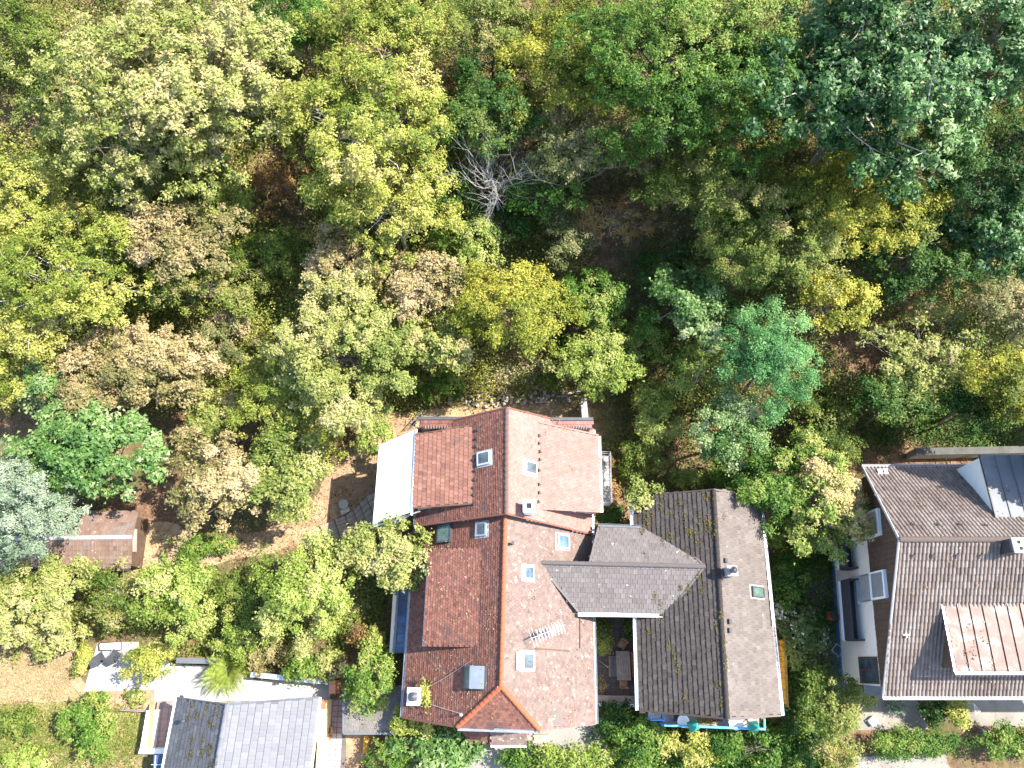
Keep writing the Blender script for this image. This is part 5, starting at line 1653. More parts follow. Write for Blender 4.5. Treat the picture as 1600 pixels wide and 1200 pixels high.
# name, label, category, px, py, rx, ry, crown centre height, kind, extras
PLANTS = [
 ("broadleaf_tree", "huge pale yellow green tree filling the top left, largest crown on the slope", T, 288, 138, 165, 142, 8.0, "pale", dict(dry=.30)),
 ("shrub", "sparse brownish green thicket in the extreme top left corner", S, 45, 55, 75, 65, 3.0, "olive", dict(open_=.6, dens=.7, twig=6)),
 ("shrub", "thin green and straw scrub left of the huge pale tree, above bare red earth", S, 105, 150, 60, 60, 2.2, "olive", dict(open_=.7, dens=.55, twig=6)),
 ("shrub", "dark olive scrub below the bare red earth patch at far left", S, 205, 285, 80, 38, 1.8, "olive", dict(open_=.4, dens=.8)),
 ("shrub", "small dark green shrub in the hollow under the huge pale tree", S, 235, 235, 40, 28, 1.5, "green", dict()),
 ("broadleaf_tree", "bright yellow green tree cut by the left edge, upper one of two there", T, 20, 320, 75, 80, 5.5, "lime", dict(dry=.2, bark="pale_bark", twig=3)),
 ("broadleaf_tree", "wide yellow green tree with pale limbs showing, left of the tan crowns", T, 110, 430, 128, 115, 6.0, "lime", dict(twig=6, bark="pale_bark", open_=.25, dens=.95)),
 ("broadleaf_tree", "dull green tree low on the left edge above the pale green maple", T, 30, 560, 62, 65, 5.0, "lime", dict(dens=.9)),
 ("broadleaf_tree", "dry tan tree in the middle of the left slope, between bright lime and olive crowns", T, 275, 370, 88, 55, 5.5, "tan", dict(dry=.25)),
 ("shrub", "thin mixed green scrub below the middle tan tree", S, 320, 450, 92, 62, 3.2, "olive", dict(open_=.4, twig=5, dens=.95)),
 ("shrub", "greyish twiggy scrub just left of the olive green giant", S, 350, 530, 50, 52, 2.6, "beige", dict(open_=.5, twig=8, dens=.7)),
 ("broadleaf_tree", "broad dry tan tree above the white flecked maple, with green streaks", T, 205, 580, 130, 75, 5.5, "tan", dict(dry=.3, dens=1.05)),
 ("broadleaf_tree", "small pale green maple touching the left side of the broad tan tree", T, 85, 610, 52, 45, 5.0, "maple", dict()),
 ("broadleaf_tree", "glossy green maple with white flecks above the tiled shed", T, 140, 700, 112, 80, 6.5, "maple", dict(dens=1.15)),
 ("willow_tree", "silver grey green tree on the left edge, overhanging the shed roof", T, 45, 795, 92, 88, 6.5, "silver", dict(dens=1.2)),
 ("broadleaf_tree", "round dry tan tree beside the sandy yard right of the green maple", T, 338, 750, 76, 72, 5.0, "tan", dict(dry=.45)),
 ("broadleaf_tree", "pale yellow green tree right of the round tan tree above the steps", T, 452, 735, 68, 75, 4.8, "pale", dict()),
 ("broadleaf_tree", "deep lime green tree half hidden left of the olive green giant", T, 435, 620, 68, 78, 5.5, "lime", dict(dens=1.1)),
 ("broadleaf_tree", "olive green giant with feathery pale leaves above the white awning", T, 545, 555, 112, 115, 7.5, "pale", dict(leafscale=.9, dens=1.1, seed=77)),
 ("broadleaf_tree", "pinkish tan tree just above the olive green giant", T, 540, 405, 52, 48, 5.0, "tan", dict(dry=.3)),
 ("broadleaf_tree", "pale tan tree between the olive giant and the golden green tree", T, 660, 440, 62, 52, 5.5, "tan", dict(dry=.5)),
 ("broadleaf_tree", "yellowish tan tree directly below the pale tan one, above the red house", T, 685, 535, 52, 52, 5.0, "pale", dict(dry=.4)),
 ("broadleaf_tree", "tall lime yellow tree right of the huge pale tree, top centre", T, 572, 190, 112, 112, 8.5, "lime", dict(dry=.15, twig=4, bark="pale_bark", open_=.2)),
 ("broadleaf_tree", "lime green tree just below the tall lime yellow tree", T, 615, 315, 96, 78, 6.5, "lime", dict(twig=3, bark="pale_bark")),
 ("broadleaf_tree", "bright yellow green tree at the top edge, left of centre", T, 610, 35, 105, 62, 6.0, "lime", dict(dry=.1)),
 ("shrub", "dark green shrub hiding the foot of the grey dead tree", S, 778, 345, 44, 34, 2.6, "dark", dict()),
 ("broadleaf_tree", "fresh green tree at the top edge beside the huge pale tree", T, 470, 40, 58, 60, 5.0, "green", dict(dens=.9)),
 ("shrub", "dark bare shrub at the top edge between huge pale tree and fresh green tree", S, 405, 35, 36, 45, 2.2, "beige", dict(open_=.8, dens=.4, twig=12)),
 ("shrub", "brown bare stemmed shrub left of the grey dead tree", S, 690, 155, 48, 62, 3.0, "rust", dict(open_=.7, dens=.45, twig=14, bark="pale_bark")),
 ("shrub", "feathery green shrub below the dead tree at the edge of the dark hollow", S, 725, 380, 50, 42, 3.2, "fresh", dict()),
 ("shrub", "green shrub at the lower left foot of the grey dead tree", S, 690, 300, 44, 38, 3.0, "green", dict()),
 ("broadleaf_tree", "golden green tree directly above the ridge of the red house", T, 800, 485, 84, 82, 6.0, "gold", dict(dens=1.1)),
 ("broadleaf_tree", "dark green ivy clad tree right of the brown bare shrub", T, 765, 175, 68, 75, 6.0, "dark", dict(dens=1.1)),
 ("broadleaf_tree", "dull dark olive tree at the top edge right of centre", T, 770, 45, 68, 55, 6.0, "olive", dict(dens=1.05, seed=5)),
 ("broadleaf_tree", "golden yellow tree near the top edge against the dark green giant", T, 880, 95, 70, 92, 7.5, "gold", dict(dry=.35)),
 ("broadleaf_tree", "dark green giant with even leafy crown, top right of centre", T, 1075, 110, 155, 135, 8.5, "green", dict(dens=1.15, dry=.03, seed=31)),
 ("broadleaf_tree", "beige green tree right of the grey dead tree", T, 915, 232, 92, 55, 6.5, "beige", dict(dry=.35)),
 ("broadleaf_tree", "small green tree at the foot of the beige green tree", T, 850, 290, 48, 44, 5.0, "green", dict()),
 ("broadleaf_tree", "dull olive tree below the dark green giant", T, 1115, 285, 88, 68, 6.0, "olive", dict(dens=1.05)),
 ("broadleaf_tree", "bluish green giant with dead grey twigs, upper right", T, 1345, 130, 160, 145, 10.0, "bluegreen", dict(twig=4.5, bark="pale_bark", twr=.03, dry=.12)),
 ("broadleaf_tree", "light green tree in the extreme top right corner", T, 1550, 70, 82, 85, 10.5, "bluegreen", dict(dry=.3)),
 ("broadleaf_tree", "dark green tree at the right edge below the corner tree", T, 1535, 240, 100, 95, 7.5, "dark", dict(dens=1.1)),
 ("broadleaf_tree", "broad yellow olive tree under the bluish green giant", T, 1335, 320, 120, 78, 6.5, "gold", dict(dens=1.05, seed=12)),
 ("broadleaf_tree", "plain olive tree left of the broad yellow olive tree", T, 1220, 375, 92, 88, 6.0, "olive", dict(dens=1.05)),
 ("broadleaf_tree", "small bright yellow tree right above the teal tree", T, 1305, 465, 60, 50, 6.0, "gold", dict(dry=.8, seed=3)),
 ("broadleaf_tree", "deep green tree right of the small bright yellow tree", T, 1445, 400, 78, 68, 5.0, "dark", dict(dens=1.05)),
 ("broadleaf_tree", "silvery dark green tree at the right edge, middle height", T, 1560, 350, 72, 78, 6.5, "bluegreen", dict(dry=.1)),
 ("shrub", "half bare twiggy shrub with yellow green leaves above the gabled house", S, 1440, 545, 105, 72, 4.0, "pale", dict(open_=.7, dens=.38, twig=16, bark="pale_bark", twr=.022)),
 ("broadleaf_tree", "brownish olive tree at the right edge above the orange one", T, 1570, 475, 56, 55, 5.0, "beige", dict()),
 ("broadleaf_tree", "orange and green tree at the right edge behind the gabled house", T, 1572, 600, 58, 64, 7.0, "gold", dict(dry=.4)),
 ("robinia_tree", "rounded teal green tree with soft fine leaves, the bluest crown", T, 1205, 552, 80, 80, 7.8, "teal", dict(dens=1.0)),
 ("broadleaf_tree", "whitish green tree with airy crown up and left of the teal tree", T, 1092, 485, 62, 68, 5.5, "maple", dict(open_=.5, twig=7, dens=.6, bark="pale_bark", leafscale=.8)),
 ("shrub", "yellow green shrub with bare grey branches left of the teal tree", S, 1092, 580, 58, 42, 3.6, "fresh", dict(open_=.6, twig=14, dens=.5, bark="dead_bark", twr=.03)),
 ("robinia_tree", "soft green tree with fine leaves above the brown house", T, 1145, 668, 58, 52, 6.0, "maple", dict(dry=.1, dens=1.1, leafscale=.62)),
 ("shrub", "narrow yellow green shrub right of the red house parapets", S, 1020, 650, 42, 58, 2.6, "fresh", dict(dry=.1, dens=.9)),
 ("shrub", "dull green shrub below the narrow yellow green one", S, 1005, 715, 42, 35, 1.8, "olive", dict(open_=.3)),
 ("broadleaf_tree", "bright green tree beside the narrow concrete wall behind the red house", T, 932, 572, 58, 52, 5.0, "fresh", dict(dens=1.1)),
 ("shrub", "green shrub right of the golden green tree", S, 920, 468, 60, 52, 3.2, "green", dict()),
 ("shrub", "small green shrub between bright green tree and whitish green tree", S, 1000, 525, 42, 42, 2.4, "green", dict()),
 ("shrub", "grey green shrub above the small green shrubs, below the beige green tree", S, 888, 368, 42, 40, 3.0, "beige", dict()),
 ("broadleaf_tree", "feathery dull green tree above the whitish green tree", T, 1150, 388, 62, 58, 5.5, "olive", dict(dry=.2, leafscale=.8, dens=1.1)),
 ("shrub", "brown twiggy shrub in the shaded hollow right of centre", S, 960, 340, 52, 42, 2.8, "rust", dict(open_=.7, twig=14, dens=.5, bark="pale_bark")),
 ("shrub", "low dark shrub in the shade beside the deep brown hollow", S, 1040, 425, 48, 40, 1.8, "dark", dict(open_=.4, dens=.8)),
 ("broadleaf_tree", "yellow and tan flecked tree between brown house and gabled house", T, 1284, 776, 65, 80, 6.2, "mixed", dict(dry=.22, seed=8, dens=1.15)),
 ("broadleaf_tree", "deep green tree overhanging the right slope of the brown house", T, 1200, 765, 50, 64, 5.8, "green", dict(dens=1.2, seed=21)),
 ("shrub", "bright green shrub below the yellow and tan flecked tree", S, 1262, 832, 50, 36, 3.2, "fresh", dict()),
 ("shrub", "dark leafy shrub filling the gap between red house and brown house", S, 956, 806, 26, 20, 2.4, "dark", dict(dens=1.3)),
 ("shrub", "olive shrub above the yellow and tan flecked tree", S, 1280, 662, 50, 38, 2.8, "olive", dict()),
 ("shrub", "small green shrub at the north end of the brown roof ridge", S, 1075, 748, 26, 18, 1.4, "fresh", dict()),
 ("shrub", "dark green shrub at the north end of the brown roof, right one of two", S, 1145, 745, 42, 30, 1.9, "green", dict()),
 ("shrub", "light green bush hanging over the north west corner of the brown roof", S, 998, 775, 25, 22, 5.6, "pale", dict()),
 ("shrub", "dark shrub in the narrow gap right of the brown house", S, 1232, 905, 36, 48, 1.8, "green", dict(dens=.9)),
 ("flowering_shrub", "white flowering shrub in the side lane right of the brown house", S, 1246, 985, 38, 48, 1.6, "whiteflower", dict()),
 ("shrub", "small yellow green shrub at the end of the timber fence", S, 1238, 1022, 17, 20, 1.6, "fresh", dict()),
 ("broadleaf_tree", "tall green tree left of the clipped hedge at the bottom right", T, 1294, 1112, 50, 68, 3.6, "olive", dict(dry=.2, dens=1.1)),
 ("bush", "yellow bush at the bottom edge left of the tall green tree's foot", B, 1305, 1190, 30, 18, 1.2, "gold", dict(dry=.7)),
 ("bush", "bright yellow green bush below the middle teal parasol", B, 1082, 1163, 38, 28, 1.6, "lime", dict(dry=.1)),
 ("bush", "green bush between grey street and yellow green bush", B, 1002, 1152, 42, 36, 1.8, "green", dict()),
 ("bush", "wide green bush below the right hand teal parasol", B, 1185, 1172, 78, 36, 1.7, "green", dict(seed=4)),
 ("bush", "dark green bush at the foot of the courtyard wall", B, 962, 1122, 36, 24, 1.1, "dark", dict()),
 ("bush", "green bush at the bottom edge on the grey street", B, 885, 1190, 70, 24, 1.4, "fresh", dict(seed=9)),
 ("bush", "small dark bush on the street in front of the porch", B, 812, 1180, 30, 22, 1.1, "green", dict()),
 ("bush", "bluish green bush at the bottom edge in front of the red house", B, 690, 1172, 62, 36, 2.0, "maple", dict(dry=0)),
 ("bush", "dark green bush at the bottom edge below the garage", B, 605, 1185, 38, 30, 1.6, "green", dict()),
 ("climbing_plant", "yellow green creeper over the south west corner of the red house", "creeper", 648, 1128, 36, 26, 3.6, "lime", dict(dry=.1)),
 ("climbing_plant", "thin creeper climbing round the white chimney at the eave", "creeper", 662, 1088, 9, 22, 5.9, "lime", dict(dens=.7)),
 ("garden_tree", "airy yellow green tree leaning over the glazed lean to of the red house", T, 606, 868, 76, 54, 5.0, "pale", dict(twig=5, dens=1.15, seed=11)),
 ("garden_tree", "light green tree in the garden band, left of the airy leaning tree", T, 478, 920, 76, 80, 5.0, "fresh", dict(dry=.3, dens=1.1)),
 ("garden_tree", "light green tree in the garden band, right of the twiggy brown shrub", T, 285, 930, 62, 68, 4.2, "fresh", dict(dry=.2)),
 ("shrub", "twiggy brown and yellow shrub below the shed's right end", S, 180, 925, 48, 45, 2.8, "olive", dict(open_=.5, twig=14, dens=.7, bark="pale_bark", dry=.3)),
 ("garden_tree", "pale green tree below the shed at the left edge", T, 62, 925, 72, 58, 3.6, "pale", dict(leafscale=.85)),
 ("bush", "cream and green bush at the top of the dry lawn", B, 70, 985, 52, 32, 1.8, "pale", dict(dry=.35)),
 ("shrub", "dark scrub between the two light green garden trees", S, 380, 925, 45, 52, 2.2, "olive", dict(open_=.4, twig=6)),
 ("shrub", "pale green shrub below the dark scrub, above the fern like palm", S, 385, 990, 42, 36, 2.0, "fresh", dict(dry=.3)),
 ("bush", "round dark green bush by the wall behind the bungalow", B, 466, 1042, 28, 24, 1.5, "green", dict(dens=1.3)),
 ("bush", "straw coloured bush left of the round dark green bush", B, 415, 1020, 34, 26, 1.3, "tan", dict()),
 ("bush", "yellowish bush right of the round dark green bush", B, 512, 1042, 22, 22, 1.3, "pale", dict(dry=.4)),
 ("garden_tree", "mid green tree over the garage's upper corner", T, 582, 1058, 40, 46, 3.6, "green", dict(dry=.25)),
 ("bush", "deep green bush between lean to and garage", B, 592, 1012, 26, 26, 2.2, "fresh", dict(dens=1.1, seed=2)),
 ("bush", "rust brown bush beside the deep green bush by the lean to", B, 572, 992, 24, 18, 2.0, "rust", dict()),
 ("bush", "rounded yellow green bush on the white terrace", B, 238, 1035, 38, 32, 2.0, "lime", dict(dens=1.2)),
 ("hedge", "narrow upright yellow green hedge at the left edge of the white terrace", "hedge", 128, 1032, 10, 30, .9, "lime", dict(dens=1.5)),
 ("bush", "big mixed green bush on the lawn below the white terrace", B, 138, 1132, 44, 42, 1.4, "green", dict(dry=.5)),
 ("bush", "little flowering tuft in the bed by the white terrace", B, 210, 1090, 14, 10, .4, "pale", dict()),
 ("bush", "low green tuft at the left edge of the weedy lawn", B, 25, 1130, 45, 22, .6, "olive", dict(dens=.8)),
 ("bush", "low green tuft in the bottom left corner", B, 35, 1190, 42, 20, .6, "fresh", dict()),
 ("shrub", "grey green shrub on the bank left of the stone wall", S, 690, 608, 36, 26, 1.6, "green", dict(dry=.2)),
 ("shrub", "bright green shrub on the sandy slope above the awning", S, 578, 678, 32, 30, 2.0, "fresh", dict(dens=1.1)),
 ("shrub", "yellowish shrub on the sandy slope under the olive giant", S, 512, 690, 34, 36, 1.9, "lime", dict()),
 ("bush", "round bright green bush in the courtyard by the red house", B, 943, 1007, 13, 13, 1.0, "fresh", dict(dens=1.6, leafscale=.7)),
 ("bush", "white flecked bush in the courtyard above the round bright one", B, 941, 980, 13, 13, 1.0, "whiteflower", dict(dens=1.4, leafscale=.7)),
 ("bush", "reedy pale tuft in the lower courtyard corner", B, 937, 1070, 9, 13, .6, "straw", dict(leafscale=.9)),
 ("bush", "dark leafy bush under the eave on the courtyard's right side", B, 988, 985, 14, 16, .9, "dark", dict(leafscale=.8)),
 ("flowering_shrub", "red flowers hanging on the side balcony of the red house", "flowers", 955, 722, 4, 10, 4.6, "redflower", dict()),
 ("flowering_shrub", "dry reddish climber below the side balcony of the red house", "creeper", 958, 770, 12, 22, 2.6, "rust", dict(open_=.3)),
 ("flowering_shrub", "purple flowers under the blue balcony rail", "flowers", 1143, 1141, 20, 8, 1.5, "pinkflower", dict(dens=.5)),
 ("flowering_shrub", "orange flower box on the blue balcony", "flowers", 1103, 1125, 18, 5, 3.3, "rust", dict(leafscale=.6)),
 ("clipped_hedge", "long clipped green hedge between pale yard and path, bottom right", "hedge", 1435, 1160, 86, 17, .8, "green", dict(dens=1.4, zf=1.4, leafscale=.75)),
 ("bush", "blurred green bush at the right end of the hedge, on the frame edge", B, 1578, 1160, 52, 26, 1.2, "green", dict(dry=.15)),
 ("bush", "bright yellow green climber against the gabled house's south eave", B, 1495, 1113, 17, 24, 1.7, "lime", dict(dens=1.1)),
 ("bush", "dark bush in shade left of the bright yellow green climber", B, 1462, 1112, 22, 22, 1.2, "dark", dict()),
 ("bush", "leafy green bush at the gabled house's south west corner", B, 1358, 1096, 13, 8, .6, "fresh", dict()),
 ("bush", "small grey green tuft on the pale concrete yard", B, 1399, 1103, 14, 9, .35, "silver", dict(leafscale=.7)),
 ("bush", "dark shaded shrub at the corner of the side lane", B, 1250, 1150, 34, 36, 1.3, "dark", dict()),
 ("shrub", "dull green shrub in shade left of the gabled house's gable", S, 1300, 700, 45, 30, 1.8, "olive", dict()),
 ("shrub", "dark shrub by the concrete wall behind the gabled house", S, 1395, 628, 62, 40, 4.6, "dark", dict(open_=.4, dens=.8)),
 ("shrub", "dark shrub between orange tree and concrete wall at right", S, 1515, 640, 66, 38, 5.4, "dark", dict()),
 ("shrub", "small olive shrub on the leaf strewn bank above the stone wall", S, 862, 600, 22, 20, 1.2, "olive", dict()),
 ("shrub", "leaf green shrub at the right foot of the golden green tree", S, 885, 545, 22, 20, 1.6, "green", dict()),
 ("shrub", "straggly shrub with brown leaves on the slope left of the dead tree", S, 440, 290, 50, 42, 1.8, "rust", dict(open_=.6, dens=.6, twig=8)),
 ("shrub", "mottled green shrub below the brown straggly shrub", S, 430, 395, 62, 38, 2.4, "olive", dict(open_=.3)),
 ("shrub", "lime shrub tucked between tan trees on the middle left", S, 355, 320, 38, 30, 2.6, "fresh", dict()),
 ("shrub", "straw and green shrub at the left end of the sandy yard", S, 318, 850, 46, 18, 1.2, "green", dict(dry=.3)),
 ("shrub", "pale shrub between deep lime tree and round tan tree", S, 340, 650, 50, 42, 3.4, "pale", dict(dry=.3)),
 ("bush", "small green bush on the sandy yard right of the maple", B, 243, 738, 12, 11, .5, "fresh", dict(leafscale=.7)),
]
LS["mixed"] = LS["fresh"]; LS["under_s"] = (.18, .5, 200, .4); LM["under_s"] = LM["under"]
for nme, lab, cat, px, py, rpx, rpy, hc, kind, ex in PLANTS:
    grp = WOOD if cat in (T, S) and py < 640 else GARD
    plant(nme, lab, cat, px, py, rpx, rpy, hc, kind, grp, **ex)

def dead_tree():
    rng = np.random.default_rng(42)
    c = TP(768, 262, 7.0)
    base = Vector((c.x + .4, c.y - .8, 0)); base.z = gz(base.x, base.y)
    t = thing("dead_tree", "leafless grey white dead tree with spreading bare branches above the red house", "tree", tuple(base), WOOD)
    top = c - Vector((0, 0, 1.2))
    m = MB(); m.tube([base - Vector((0, 0, .3)), lerp(base, top, .5) + Vector((.2, 0, 0)), top], [.16, .12, .08], 7); m.build("trunk", MATS["dead_bark"], t, smooth=True)
    def grow(m, p, d, L, r, lev):
        pts, rad = [p], [r]
        q = p.copy(); dd = d.copy()
        k = 4
        for i in range(k):
            dd = (dd + Vector(rng.normal(0, .22, 3)) + Vector((0, 0, .05))).normalized()
            q = q + dd * L / k
            pts.append(q.copy()); rad.append(r * (1 - .7 * (i + 1) / k))
        m.tube(pts, rad, 5 if lev == 0 else 3)
        if lev < 3:
            for i in range(1, k + 1):
                for _ in range(2 if lev < 2 else 1):
                    nd = (dd + Vector(rng.normal(0, .75, 3))).normalized()
                    grow(m, pts[i], nd, L * rng.uniform(.42, .62), rad[i] * .75, lev + 1)
    for i in range(13):
        an = 6.28 * i / 13 + rng.uniform(-.25, .25)
        m = MB()
        grow(m, lerp(base, top, rng.uniform(.8, 1.0)), Vector((math.cos(an), math.sin(an) * .8, rng.uniform(.1, .7))).normalized(), rng.uniform(2.8, 3.9), .045, 1)
        m.build("branch", MATS["dead_bark"], t)
    # fallen grey trunks on the dark ground below
    rng2 = random.Random(3)
    a, b = TP(752, 330, .25), TP(792, 395, .25)
    m = MB(); m.tube([a, mean(a, b) + Vector((0, 0, .1)), b], [.11, .09, .05], 6)
    tag(m.build("fallen_trunk", MATS["pale_bark"]), "grey fallen trunk in the dark hollow under the dead tree", "log")
dead_tree()

def palm_fern():
    rng = np.random.default_rng(8)
    c = TP(356, 1047, .9)
    t = thing("fern_palm", "fern like palm with spiky green fronds over the white path", "palm", (c.x, c.y, 0), GARD)
    m = MB(); m.tube([(c.x, c.y, 0), (c.x, c.y, .9)], [.16, .13], 8); m.build("trunk", MATS["bark"], t)
    for i in range(46):
        an = i * 2.4; el = rng.uniform(.05, 1.1); L = rng.uniform(1.4, 2.3)
        d = np.array([math.cos(an) * math.cos(el), math.sin(an) * math.cos(el), math.sin(el)])
        n = 26
        s = np.linspace(.1, 1, n)
        P = np.array(c)[None] + d[None] * (s * L)[:, None] - np.array([0, 0, 1])[None] * (s ** 2 * L * .38)[:, None]
        side = np.cross(d, [0, 0, 1]); side /= np.linalg.norm(side)
        V = []
        for j in range(n):
            for sg in (-1, 1):
                w = .34 * math.sin(math.pi * min(1, .12 + s[j] * .9)) + .03
                tip = P[j] + side * sg * w + d * .12 - np.array([0, 0, .04])
                V += [P[j], P[j] + d * .03 + side * sg * w * .5, tip, P[j] - d * .025 + side * sg * w * .5]
        V = np.array(V)
        rawmesh("frond", V, 4, np.clip(rng.normal(.45, .15, len(V) // 4), 0, 1), LM["fresh"], t)
palm_fern()

LM["thicket_l"] = LM["lime"]

def scatter(name, label, n, region, kind, size, per, rad, hgt, seed, ar=.55, ground_up=.8, skip=None, single=False):
    """countless small plants or leaves spread over the ground as one object"""
    rng = np.random.default_rng(seed)
    cs = []
    while len(cs) < n:
        px, py = region(rng)
        p = TP(px, py, 0.0)
        if skip and skip(p): continue
        cs.append((p.x, p.y, p.z + .03))
    Cc = np.array(cs)
    ci = np.repeat(np.arange(n), per)
    m = len(ci)
    g = rng.normal(size=(m, 3)) * np.array([rad, rad, hgt])
    g[:, 2] = np.abs(g[:, 2])
    P = Cc[ci] + g
    for i in range(m):
        zg = gz(P[i, 0], P[i, 1]) + .03
        P[i, 2] = zg + g[i, 2]
    N = unit(np.array([0, 0, ground_up]) + rng.normal(0, .5, (m, 3)))
    L = size * rng.uniform(.6, 1.4, m)
    tc = rng.normal(0, .18, n)
    t = np.clip(.45 + tc[ci] + rng.normal(0, .15, m), 0, 1)
    V = leaf_quads(P, N, L, L * ar, rng, True)
    LEAFCOUNT[0] += m
    o = rawmesh(name, V, 3, t, LM[kind], None)
    return tag(o, label, None, None, "stuff")

def wood_region(rng): return rng.uniform(-60, 1660), rng.uniform(-40, 640)
def houses(p):
    return (-7 < p.x < 7 and p.y < 18) or (7 <= p.x < 18 and p.y < 11.2) or (p.x > 20 and p.y < 13)
BARE = [(30, 185, 70, 45), (190, 225, 55, 25), (450, 275, 60, 55), (960, 370, 45, 55), (1010, 480, 28, 45), (1330, 560, 55, 45), (690, 150, 25, 45), (440, 345, 60, 25), (1380, 690, 90, 40)]
def wood_floor(rng):
    while True:
        x, y = rng.uniform(-60, 1660), rng.uniform(-60, 640)
        if any(((x - a) / c) ** 2 + ((y - b) / d) ** 2 < 1 for a, b, c, d in BARE) and rng.random() < .85: continue
        return x, y
def left_floor(rng):
    while True:
        x, y = wood_floor(rng)
        if x < 760 and y > 130: return x, y
scatter("undergrowth", "low mixed undergrowth on the floor of the wood", 4200, wood_floor, "under", .17, 34, .5, .30, 61, skip=houses)
scatter("understorey", "waist high green and olive scrub filling the gaps between the trees", 2300, wood_floor, "olive", .17, 75, .55, 1.0, 71, skip=houses)
scatter("thicket", "sunlit thicket of small leaves between the trees of the left slope", 1500, left_floor, "thicket_l", .16, 62, .6, .95, 72, skip=lambda p: houses(p) or p.y < 17.5)
scatter("fallen_leaves", "brown fallen leaves over the slope and under the trees", 9000, lambda r: (r.uniform(-60, 1660), r.uniform(-40, 900)), "litter", .15, 5, .35, .015, 62, ground_up=2.2, skip=houses)
scatter("garden_ground_cover", "low green ground cover in the garden band left of the red house", 520, lambda r: (r.uniform(-20, 600), r.uniform(890, 1025)), "olive", .19, 30, .4, .22, 63, skip=lambda p: p.x > -8.6 or (-32 < p.x < -22.5 and p.y < 1.7))
scatter("dry_grass_blades", "bleached dry grass on the left lawn", 700, lambda r: (r.uniform(-20, 112), r.uniform(1000, 1095)), "straw", .16, 14, .28, .03, 64, ar=.22, ground_up=1.0)
scatter("weedy_grass_blades", "rough green and straw grass in the bottom left corner", 650, lambda r: (r.uniform(-20, 215), r.uniform(1105, 1215)), "olive", .20, 18, .3, .08, 65, ar=.22, ground_up=.6)
scatter("bank_grass", "straw coloured dry grass tufts on the sandy slope and back yard", 420, lambda r: (r.uniform(330, 600), r.uniform(690, 860)) if r.random() < .6 else (r.uniform(650, 920), r.uniform(610, 650)), "straw", .18, 16, .3, .06, 66, ar=.25, ground_up=.7, skip=lambda p: -7 < p.x < 7 and p.y < 14.6)
scatter("street_border", "mixed green border plants along the bottom edge", 420, lambda r: (r.uniform(930, 1300), r.uniform(1135, 1215)), "green", .19, 30, .38, .25, 67)
scatter("lane_weeds", "weeds and leaves in the shaded side lane", 260, lambda r: (r.uniform(1215, 1300), r.uniform(800, 1100)), "green", .18, 26, .36, .25, 68)
scatter("added_dark_scrub", "dark leafy scrub added in place of shade behind the gabled house", 260, lambda r: (r.uniform(1320, 1640), r.uniform(600, 712)), "dark", .18, 44, .45, .4, 70, skip=lambda p: p.y < 14.3)  # dark leaves added to imitate shade on the bank
scatter("slope_scrub", "dull scrub on the bank between red house and brown house", 330, lambda r: (r.uniform(945, 1320), r.uniform(620, 780)), "under", .19, 30, .4, .3, 69, skip=lambda p: p.x < 7 or (7 < p.x < 17.5 and p.y < 10.4))

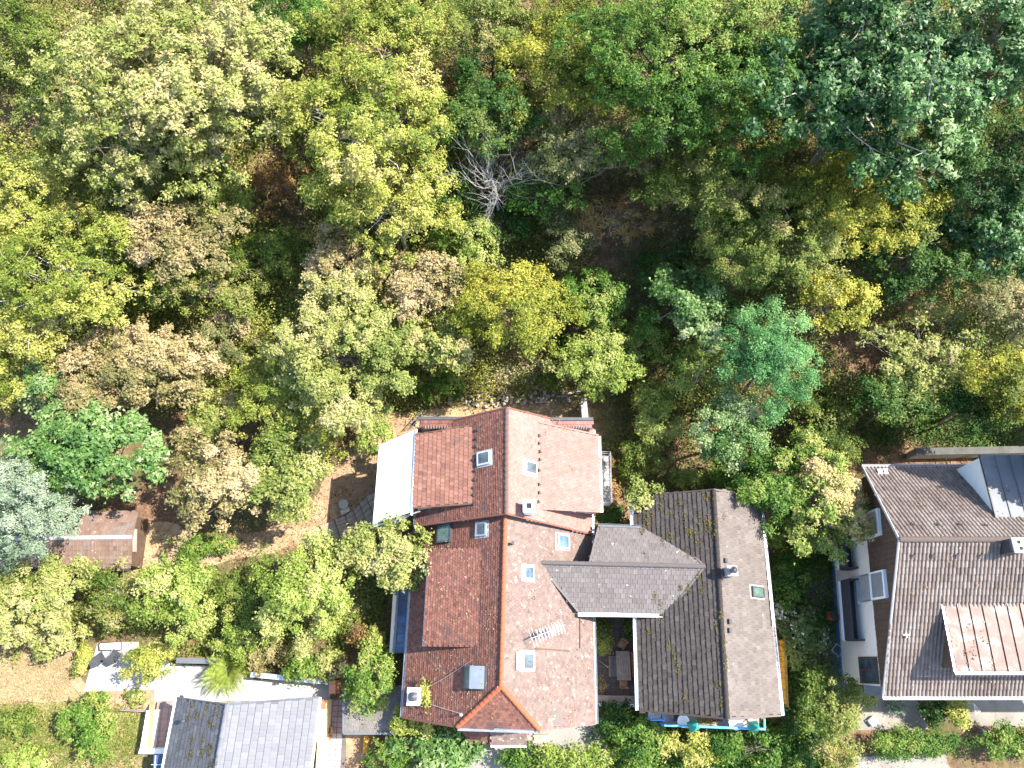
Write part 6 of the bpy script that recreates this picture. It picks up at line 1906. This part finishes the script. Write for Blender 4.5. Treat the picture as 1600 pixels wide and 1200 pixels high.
def woodland_edge():
    """the wood going on beyond the right and top edges of the picture"""
    rng = np.random.default_rng(99)
    Vs, ts = [], []
    for (x, y, hc, r) in ((41, 34, 9, 5.0), (46, 26, 9, 4.5), (43, 44, 9, 5), (50, 38, 8, 5), (37, 52, 8, 5), (22, 55, 8, 5), (5, 56, 8, 5), (-14, 55, 8, 5), (-33, 50, 8, 5), (-44, 36, 7, 5), (-45, 24, 6, 4.5), (44, 17, 7, 3.6), (31.8, 11.9, 12.5, 3.2)):
        c = np.array([x, y, gz(x, y) + hc])
        n = 5200
        nb = 24
        D = unit(rng.normal(size=(nb, 3)) + np.array([0, 0, .4])) * rng.uniform(.5, .8, (nb, 1))
        bi = rng.integers(0, nb, n)
        P = (D[bi] + unit(rng.normal(size=(n, 3))) * .3 * rng.random((n, 1)) ** .4) * np.array([r, r, r * .8]) + c
        N = unit(np.array([0, 0, .7]) + rng.normal(0, .5, (n, 3)))
        L = rng.uniform(.3, .5, n)
        Vs.append(leaf_quads(P, N, L, L * .6, rng)); ts.append(np.clip(rng.normal(.45, .2, n), 0, 1))
    tag(rawmesh("woodland", np.concatenate(Vs), 4, np.concatenate(ts), LM["dark"], None), "wood going on beyond the picture's edges", None, None, "stuff")
woodland_edge()
def roof_moss(house, px, py, n, kind, name, seed, per=22, spread=.10):
    """tufts of moss and caught leaves on one slope of a house: found by looking down on its tiles"""
    h = next(o for o in bpy.data.objects if o.name == house)
    rng = np.random.default_rng(seed)
    dg = bpy.context.evaluated_depsgraph_get()
    C, N = [], []
    k = 0
    while len(C) < n * per and k < n * 4:
        k += 1
        q = W(rng.uniform(*px), rng.uniform(*py), 6.0)
        for _ in range(per):
            g = rng.normal(0, spread, 2) * np.array([.7, 1.6])
            ok, loc, nor, _i, ob, _m = bpy.context.scene.ray_cast(dg, (q.x + g[0], q.y + g[1], 30), (0, 0, -1))
            r = ob
            while r is not None and r.parent is not None: r = r.parent
            if not ok or r is not h or loc.z < 2.8: break
            nor = nor if nor.z > 0 else -nor
            C.append(tuple(loc + nor * .025)); N.append(tuple(nor))
    if not C: return
    C, N = np.array(C), np.array(N)
    L = rng.uniform(.05, .13, len(C))
    V = leaf_quads(C, unit(N + rng.normal(0, .35, C.shape)), L, L * .8, rng, True)
    tag(rawmesh(name, V, 3, np.clip(rng.normal(.5, .25, len(C)), 0, 1), LM[kind], h), None, None, None, "stuff")
bpy.context.view_layer.update()
roof_moss("brown_house", (1005, 1130), (785, 1105), 26, "moss", "moss_tufts", 1)
roof_moss("brown_house", (1005, 1110), (770, 850), 24, "moss", "moss_tufts", 2)
roof_moss("bungalow", (268, 345), (1098, 1200), 22, "moss", "moss_tufts", 3)
roof_moss("red_house", (640, 780), (820, 1120), 24, "straw", "caught_leaves", 4, 8, .2)
roof_moss("red_house", (800, 925), (650, 1120), 24, "litter", "caught_leaves", 5, 8, .2)
roof_moss("gabled_house", (1370, 1600), (740, 1080), 40, "litter", "caught_leaves", 6, 8, .15)
roof_moss("garage", (545, 625), (1085, 1140), 30, "litter", "caught_leaves", 7, 12, .25)
print("LEAVES", LEAFCOUNT[0], "plants", len(PLANTS))
